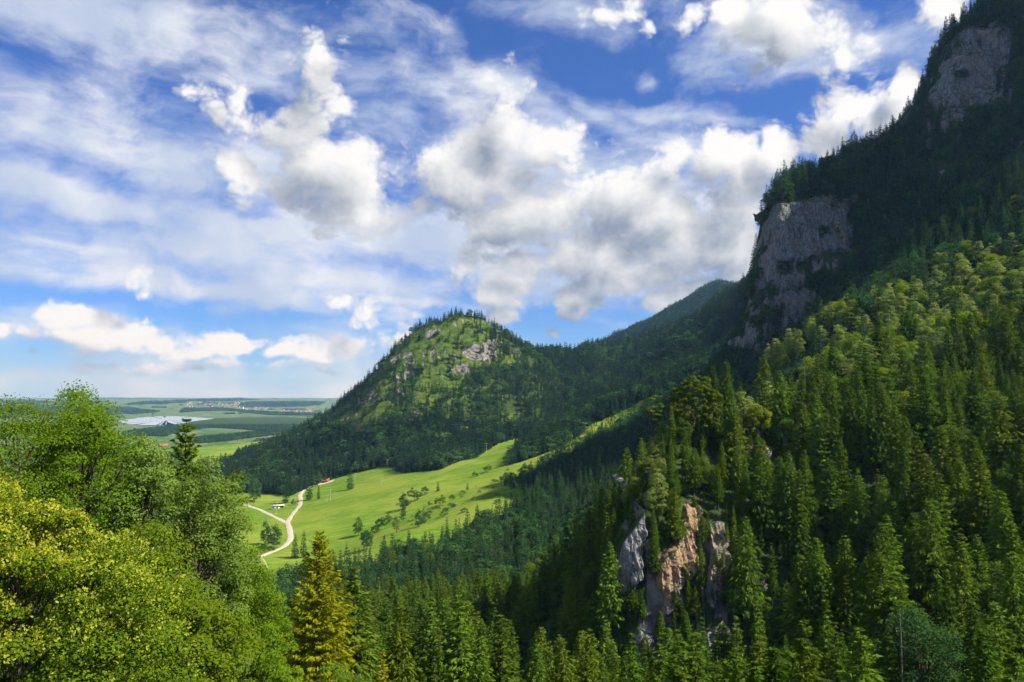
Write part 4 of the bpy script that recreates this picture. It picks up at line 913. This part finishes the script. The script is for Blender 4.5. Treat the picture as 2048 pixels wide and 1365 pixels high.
lot('spruce_wood', 'dark spruce wood between gorge and meadow', midd & (sp == 0), MID_SPRUCE, 28)
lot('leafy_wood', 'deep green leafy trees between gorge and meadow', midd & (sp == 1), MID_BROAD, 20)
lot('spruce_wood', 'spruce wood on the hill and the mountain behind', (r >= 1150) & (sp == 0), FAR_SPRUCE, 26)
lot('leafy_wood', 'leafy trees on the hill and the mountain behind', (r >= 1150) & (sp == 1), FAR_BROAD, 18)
# woods of the far plain
px, py = [], []
for (x0, x1, y0, y1, stp) in [(-4200,200,2500,5600,15),(-8500,0,5600,11500,30),(-13500,0,11500,17500,60)]:
    a, b = jitter_grid(x0, x1, y0, y1, stp, rg); ok = (np.degrees(np.arctan2(a, b)) > -36); ok &= any_in(PLAINWOOD, a, b) | (fbm(a / 260, b / 260, seed=61, octv=3) > .52); px.append(a[ok]); py.append(b[ok])
px, py = np.concatenate(px), np.concatenate(py); pz = height(px, py); ok = (pz > CAMZ - 188.45) | (py < 5200); px, py, pz = px[ok], py[ok], pz[ok]
sc = rg.uniform(.7, 1.05, len(px)) * np.where(py > 11500, 1.5, np.where(py > 5600, 1.1, .9))
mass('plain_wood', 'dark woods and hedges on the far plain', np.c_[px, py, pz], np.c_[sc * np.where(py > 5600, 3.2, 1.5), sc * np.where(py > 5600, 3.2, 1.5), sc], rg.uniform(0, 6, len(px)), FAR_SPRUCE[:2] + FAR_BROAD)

# ------------------------------------------------------------------ buildings
def rot_to(loc, rz): return empty
def house(name, loc, rz, L, Wd, Hw, Hr, wall, roof, label, group=None, over=.8, detail=False, cat='house'):
    e = empty(name, loc, rz)
    v, q = box(-L / 2, L / 2, -Wd / 2, Wd / 2, -1.5, Hw)
    gv = np.array([(-L / 2, -Wd / 2, Hw), (-L / 2, Wd / 2, Hw), (-L / 2, 0, Hw + Hr), (L / 2, -Wd / 2, Hw), (L / 2, Wd / 2, Hw), (L / 2, 0, Hw + Hr)])
    gq = np.array([(0, 2, 1, 1), (3, 4, 5, 5)])
    w = bpy.data.meshes.new('wall'); w.from_pydata([tuple(t) for t in np.concatenate([v, gv])], [], [tuple(int(k) for k in f) for f in q] + [(8, 10, 9), (11, 12, 13)]); w.materials.append(M[wall]); obj('wall', w, e)
    k = Hr / (Wd / 2); a, b, t = L / 2 + over, Wd / 2 + over, .35
    rv = [(-a, -b, Hw - over * k), (a, -b, Hw - over * k), (a, 0, Hw + Hr), (-a, 0, Hw + Hr), (-a, b, Hw - over * k), (a, b, Hw - over * k)]
    rv = [(p[0], p[1], p[2] + .06) for p in rv] + [(p[0], p[1], p[2] + .06 + t) for p in rv]
    rf = bpy.data.meshes.new('roof'); rf.from_pydata(rv, [], [(3, 2, 1, 0), (4, 5, 2, 3), (6, 7, 8, 9), (9, 8, 11, 10), (0, 1, 7, 6), (5, 4, 10, 11), (0, 6, 9, 3), (3, 9, 10, 4), (1, 2, 8, 7), (2, 5, 11, 8)]); rf.materials.append(M[roof]); obj('roof', rf, e)
    tag(e, label, cat, group); return e
def add_box(name, e, x0, x1, y0, y1, z0, z1, mat):
    v, q = box(x0, x1, y0, y1, z0, z1); return obj(name, np_mesh(name, v, q, M[mat]), e)
p = hit(648, 966)
e = house('barn', tuple(p), math.radians(8), 17, 10, 5, 3.2, 'wood', 'tile', 'timber barn with red tiled roof at the edge of the wood', None, 1.4, cat='barn')
add_box('door', e, -3, 1, -5.08, -4.98, 0, 3.4, 'dark'); add_box('window', e, 3.5, 5.2, -5.08, -4.98, 1.4, 2.8, 'glass'); add_box('window', e, -7, -5.4, -5.08, -4.98, 1.4, 2.8, 'glass')
p = hit(555, 1017)
e = empty('hut', tuple(p), math.radians(20)); tag(e, 'small white hut with pale flat roof inside the fork of the paths', 'hut')
add_box('wall', e, -9, 3.5, -3, 3, -1.5, 4.0, 'white'); add_box('shed_shade_block', e, 3.5, 9, -2.6, 3, -1.5, 3.9, 'dark')  # solid dark block stands in for the shaded inside of the shed
add_box('door', e, -1.6, .6, -3.1, -2.98, 0, 3.0, 'red_paint'); add_box('window', e, -7, -5, -3.1, -2.98, 1.4, 3, 'glass'); add_box('post', e, 8.7, 9.05, -3.2, -2.85, -1, 4.1, 'wood'); add_box('post', e, 5.9, 6.25, -3.2, -2.85, -1, 4.1, 'wood')
v, q = box(-10, 10, -4.2, 4, 4.05, 4.5); v[:, 2] += .12 * (v[:, 1] + 4); obj('roof', np_mesh('roof', v, q, M['pale_roof']), e)
p = hit(543, 882); house('barn', tuple(p), .3, 38, 16, 5, 5, 'wood', 'tile', 'long red roofed farm building at the edge of the far meadow', None, 2, cat='barn')
p = hit(327, 894); house('barn', tuple(p), .6, 26, 13, 5, 5, 'wood', 'tile', 'red roofed barn left of the dark spruce on the plain', None, 2, cat='barn')
vill = []
rgv = np.random.default_rng(12)
def village(m, u0, u1, v0, v1, label, group, size):
    for k in range(m):
        a, b = rgv.uniform(u0, u1), rgv.uniform(v0, v1); p = hit(a, b)
        if p[1] < 3000: continue
        house('house', tuple(p), rgv.uniform(0, 3.1), size * rgv.uniform(.8, 1.3), size * .75, size * .32, size * .42, 'plaster', 'tile' if rgv.random() < .45 else 'dark', label, group)
village(75, 372, 478, 806, 818, 'house of the far village above the lake', 'houses of the far village', 24)
village(24, 500, 535, 815, 821, 'house right of the far church', 'houses right of the church', 22)
village(20, 560, 640, 821, 825, 'house of the hamlet on the plain near the hill foot', 'houses of the hamlet', 22)
village(14, 40, 110, 797, 803, 'house of the hamlet on the far left hill', 'houses of the left hamlet', 26)
p = hit(491, 822)
e = house('church', tuple(p), .5, 52, 24, 22, 14, 'white', 'tile', 'white church with red roof and tower right of the far village', None, 1, cat='church')
add_box('tower', e, -35, -25, -6, 6, -2, 52, 'white')
sp_v = np.array([(-36, -7, 52.1), (-24, -7, 52.1), (-24, 7, 52.1), (-36, 7, 52.1), (-30, 0, 68)]); me = bpy.data.meshes.new('spire'); me.from_pydata([tuple(t) for t in sp_v], [], [(0, 1, 4), (1, 2, 4), (2, 3, 4), (3, 0, 4), (3, 2, 1, 0)]); me.materials.append(M['tile']); obj('spire', me, e)

# ------------------------------------------------------------------ ski lift masts
for (a, vt, vb, lab) in [(552,996,1028,'lift mast standing in front of the small hut'),(661,973,1001,'tall lift mast right of the road bend'),(654,991,1003,'short pale lift post left of a tall mast'),(710,941,966,'lift mast behind the lone spruce'),
        (774,913,938,'lift mast at the upper edge of the wood'),(763,957,972,'short lift post on the upper meadow'),(882,909,938,'lift mast beside the strip of wood'),(973,871,905,'highest lift mast near the top of the run')]:
    p = hit(a, vb); f = p[1] * math.cos(PITCH) + (p[2] - CAMZ) * math.sin(PITCH); h = min(16.0, (vb - vt) * f / FPX)
    e = empty('lift_mast', tuple(p), .2); tag(e, lab, 'mast', 'lift masts on the meadow')
    tv, tq = tube([(0, 0, -1), (0, 0, h)], [.26, .16], 8); obj('post', np_mesh('post', tv, tq, M['steel']), e)
    add_box('crossarm', e, -2.6, 2.6, -.15, .15, h - .2, h + .15, 'steel'); add_box('base', e, -.9, .9, -.9, .9, -1, .45, 'pale_roof')

# dead standing stems
def stem(u, vt, Y, h, label):
    p = W(u, vt, Y); tv = [tube([(0, 0, -3), (.1, 0, h * .6), (0, .1, h)], [.17, .11, .03], 6)]
    e = empty('dead_tree', (p[0], p[1], p[2] - h)); tag(e, label, 'tree', 'dead stems'); obj('trunk', np_mesh('trunk', *tv[0], M['dead_bark']), e)
    for k in range(9):
        a = k * 2.4; zz = h * (.45 + .055 * k); o = np.array([math.cos(a), math.sin(a), -.12]) * (1.6 - .14 * k)
        obj('branch', np_mesh('branch', *tube([(0, 0, zz), tuple(np.array([0, 0, zz]) + o)], [.05, .015], 4), M['dead_bark']), e)
stem(1608, 712, 372, 17, 'bare grey dead stem right of the pale slender trees'); stem(1632, 815, 350, 14, 'shorter dead stem below the pale slender trees'); stem(1799, 1215, 160, 14, 'thin dead stem rising from the lower right wood')

# ------------------------------------------------------------------ air
v, q = box(-40000, 40000, -12000, 37000, -3, 1250)
hz = obj('haze', np_mesh('haze', v, q, bpy.data.materials.new('haze'))); tag(hz, 'pale blue summer haze over the valley', kind='stuff')
hm = hz.data.materials[0]; hm.use_nodes = True; nt = hm.node_tree; nt.nodes.clear()
ho, pv = nt.nodes.new('ShaderNodeOutputMaterial'), nt.nodes.new('ShaderNodeVolumePrincipled')
pv.inputs['Color'].default_value = (.30, .56, 1.0, 1); pv.inputs['Absorption Color'].default_value = (1, 1, 1, 1); pv.inputs['Density'].default_value = 3.1e-5; pv.inputs['Anisotropy'].default_value = .2
nt.links.new(pv.outputs[0], ho.inputs['Volume'])
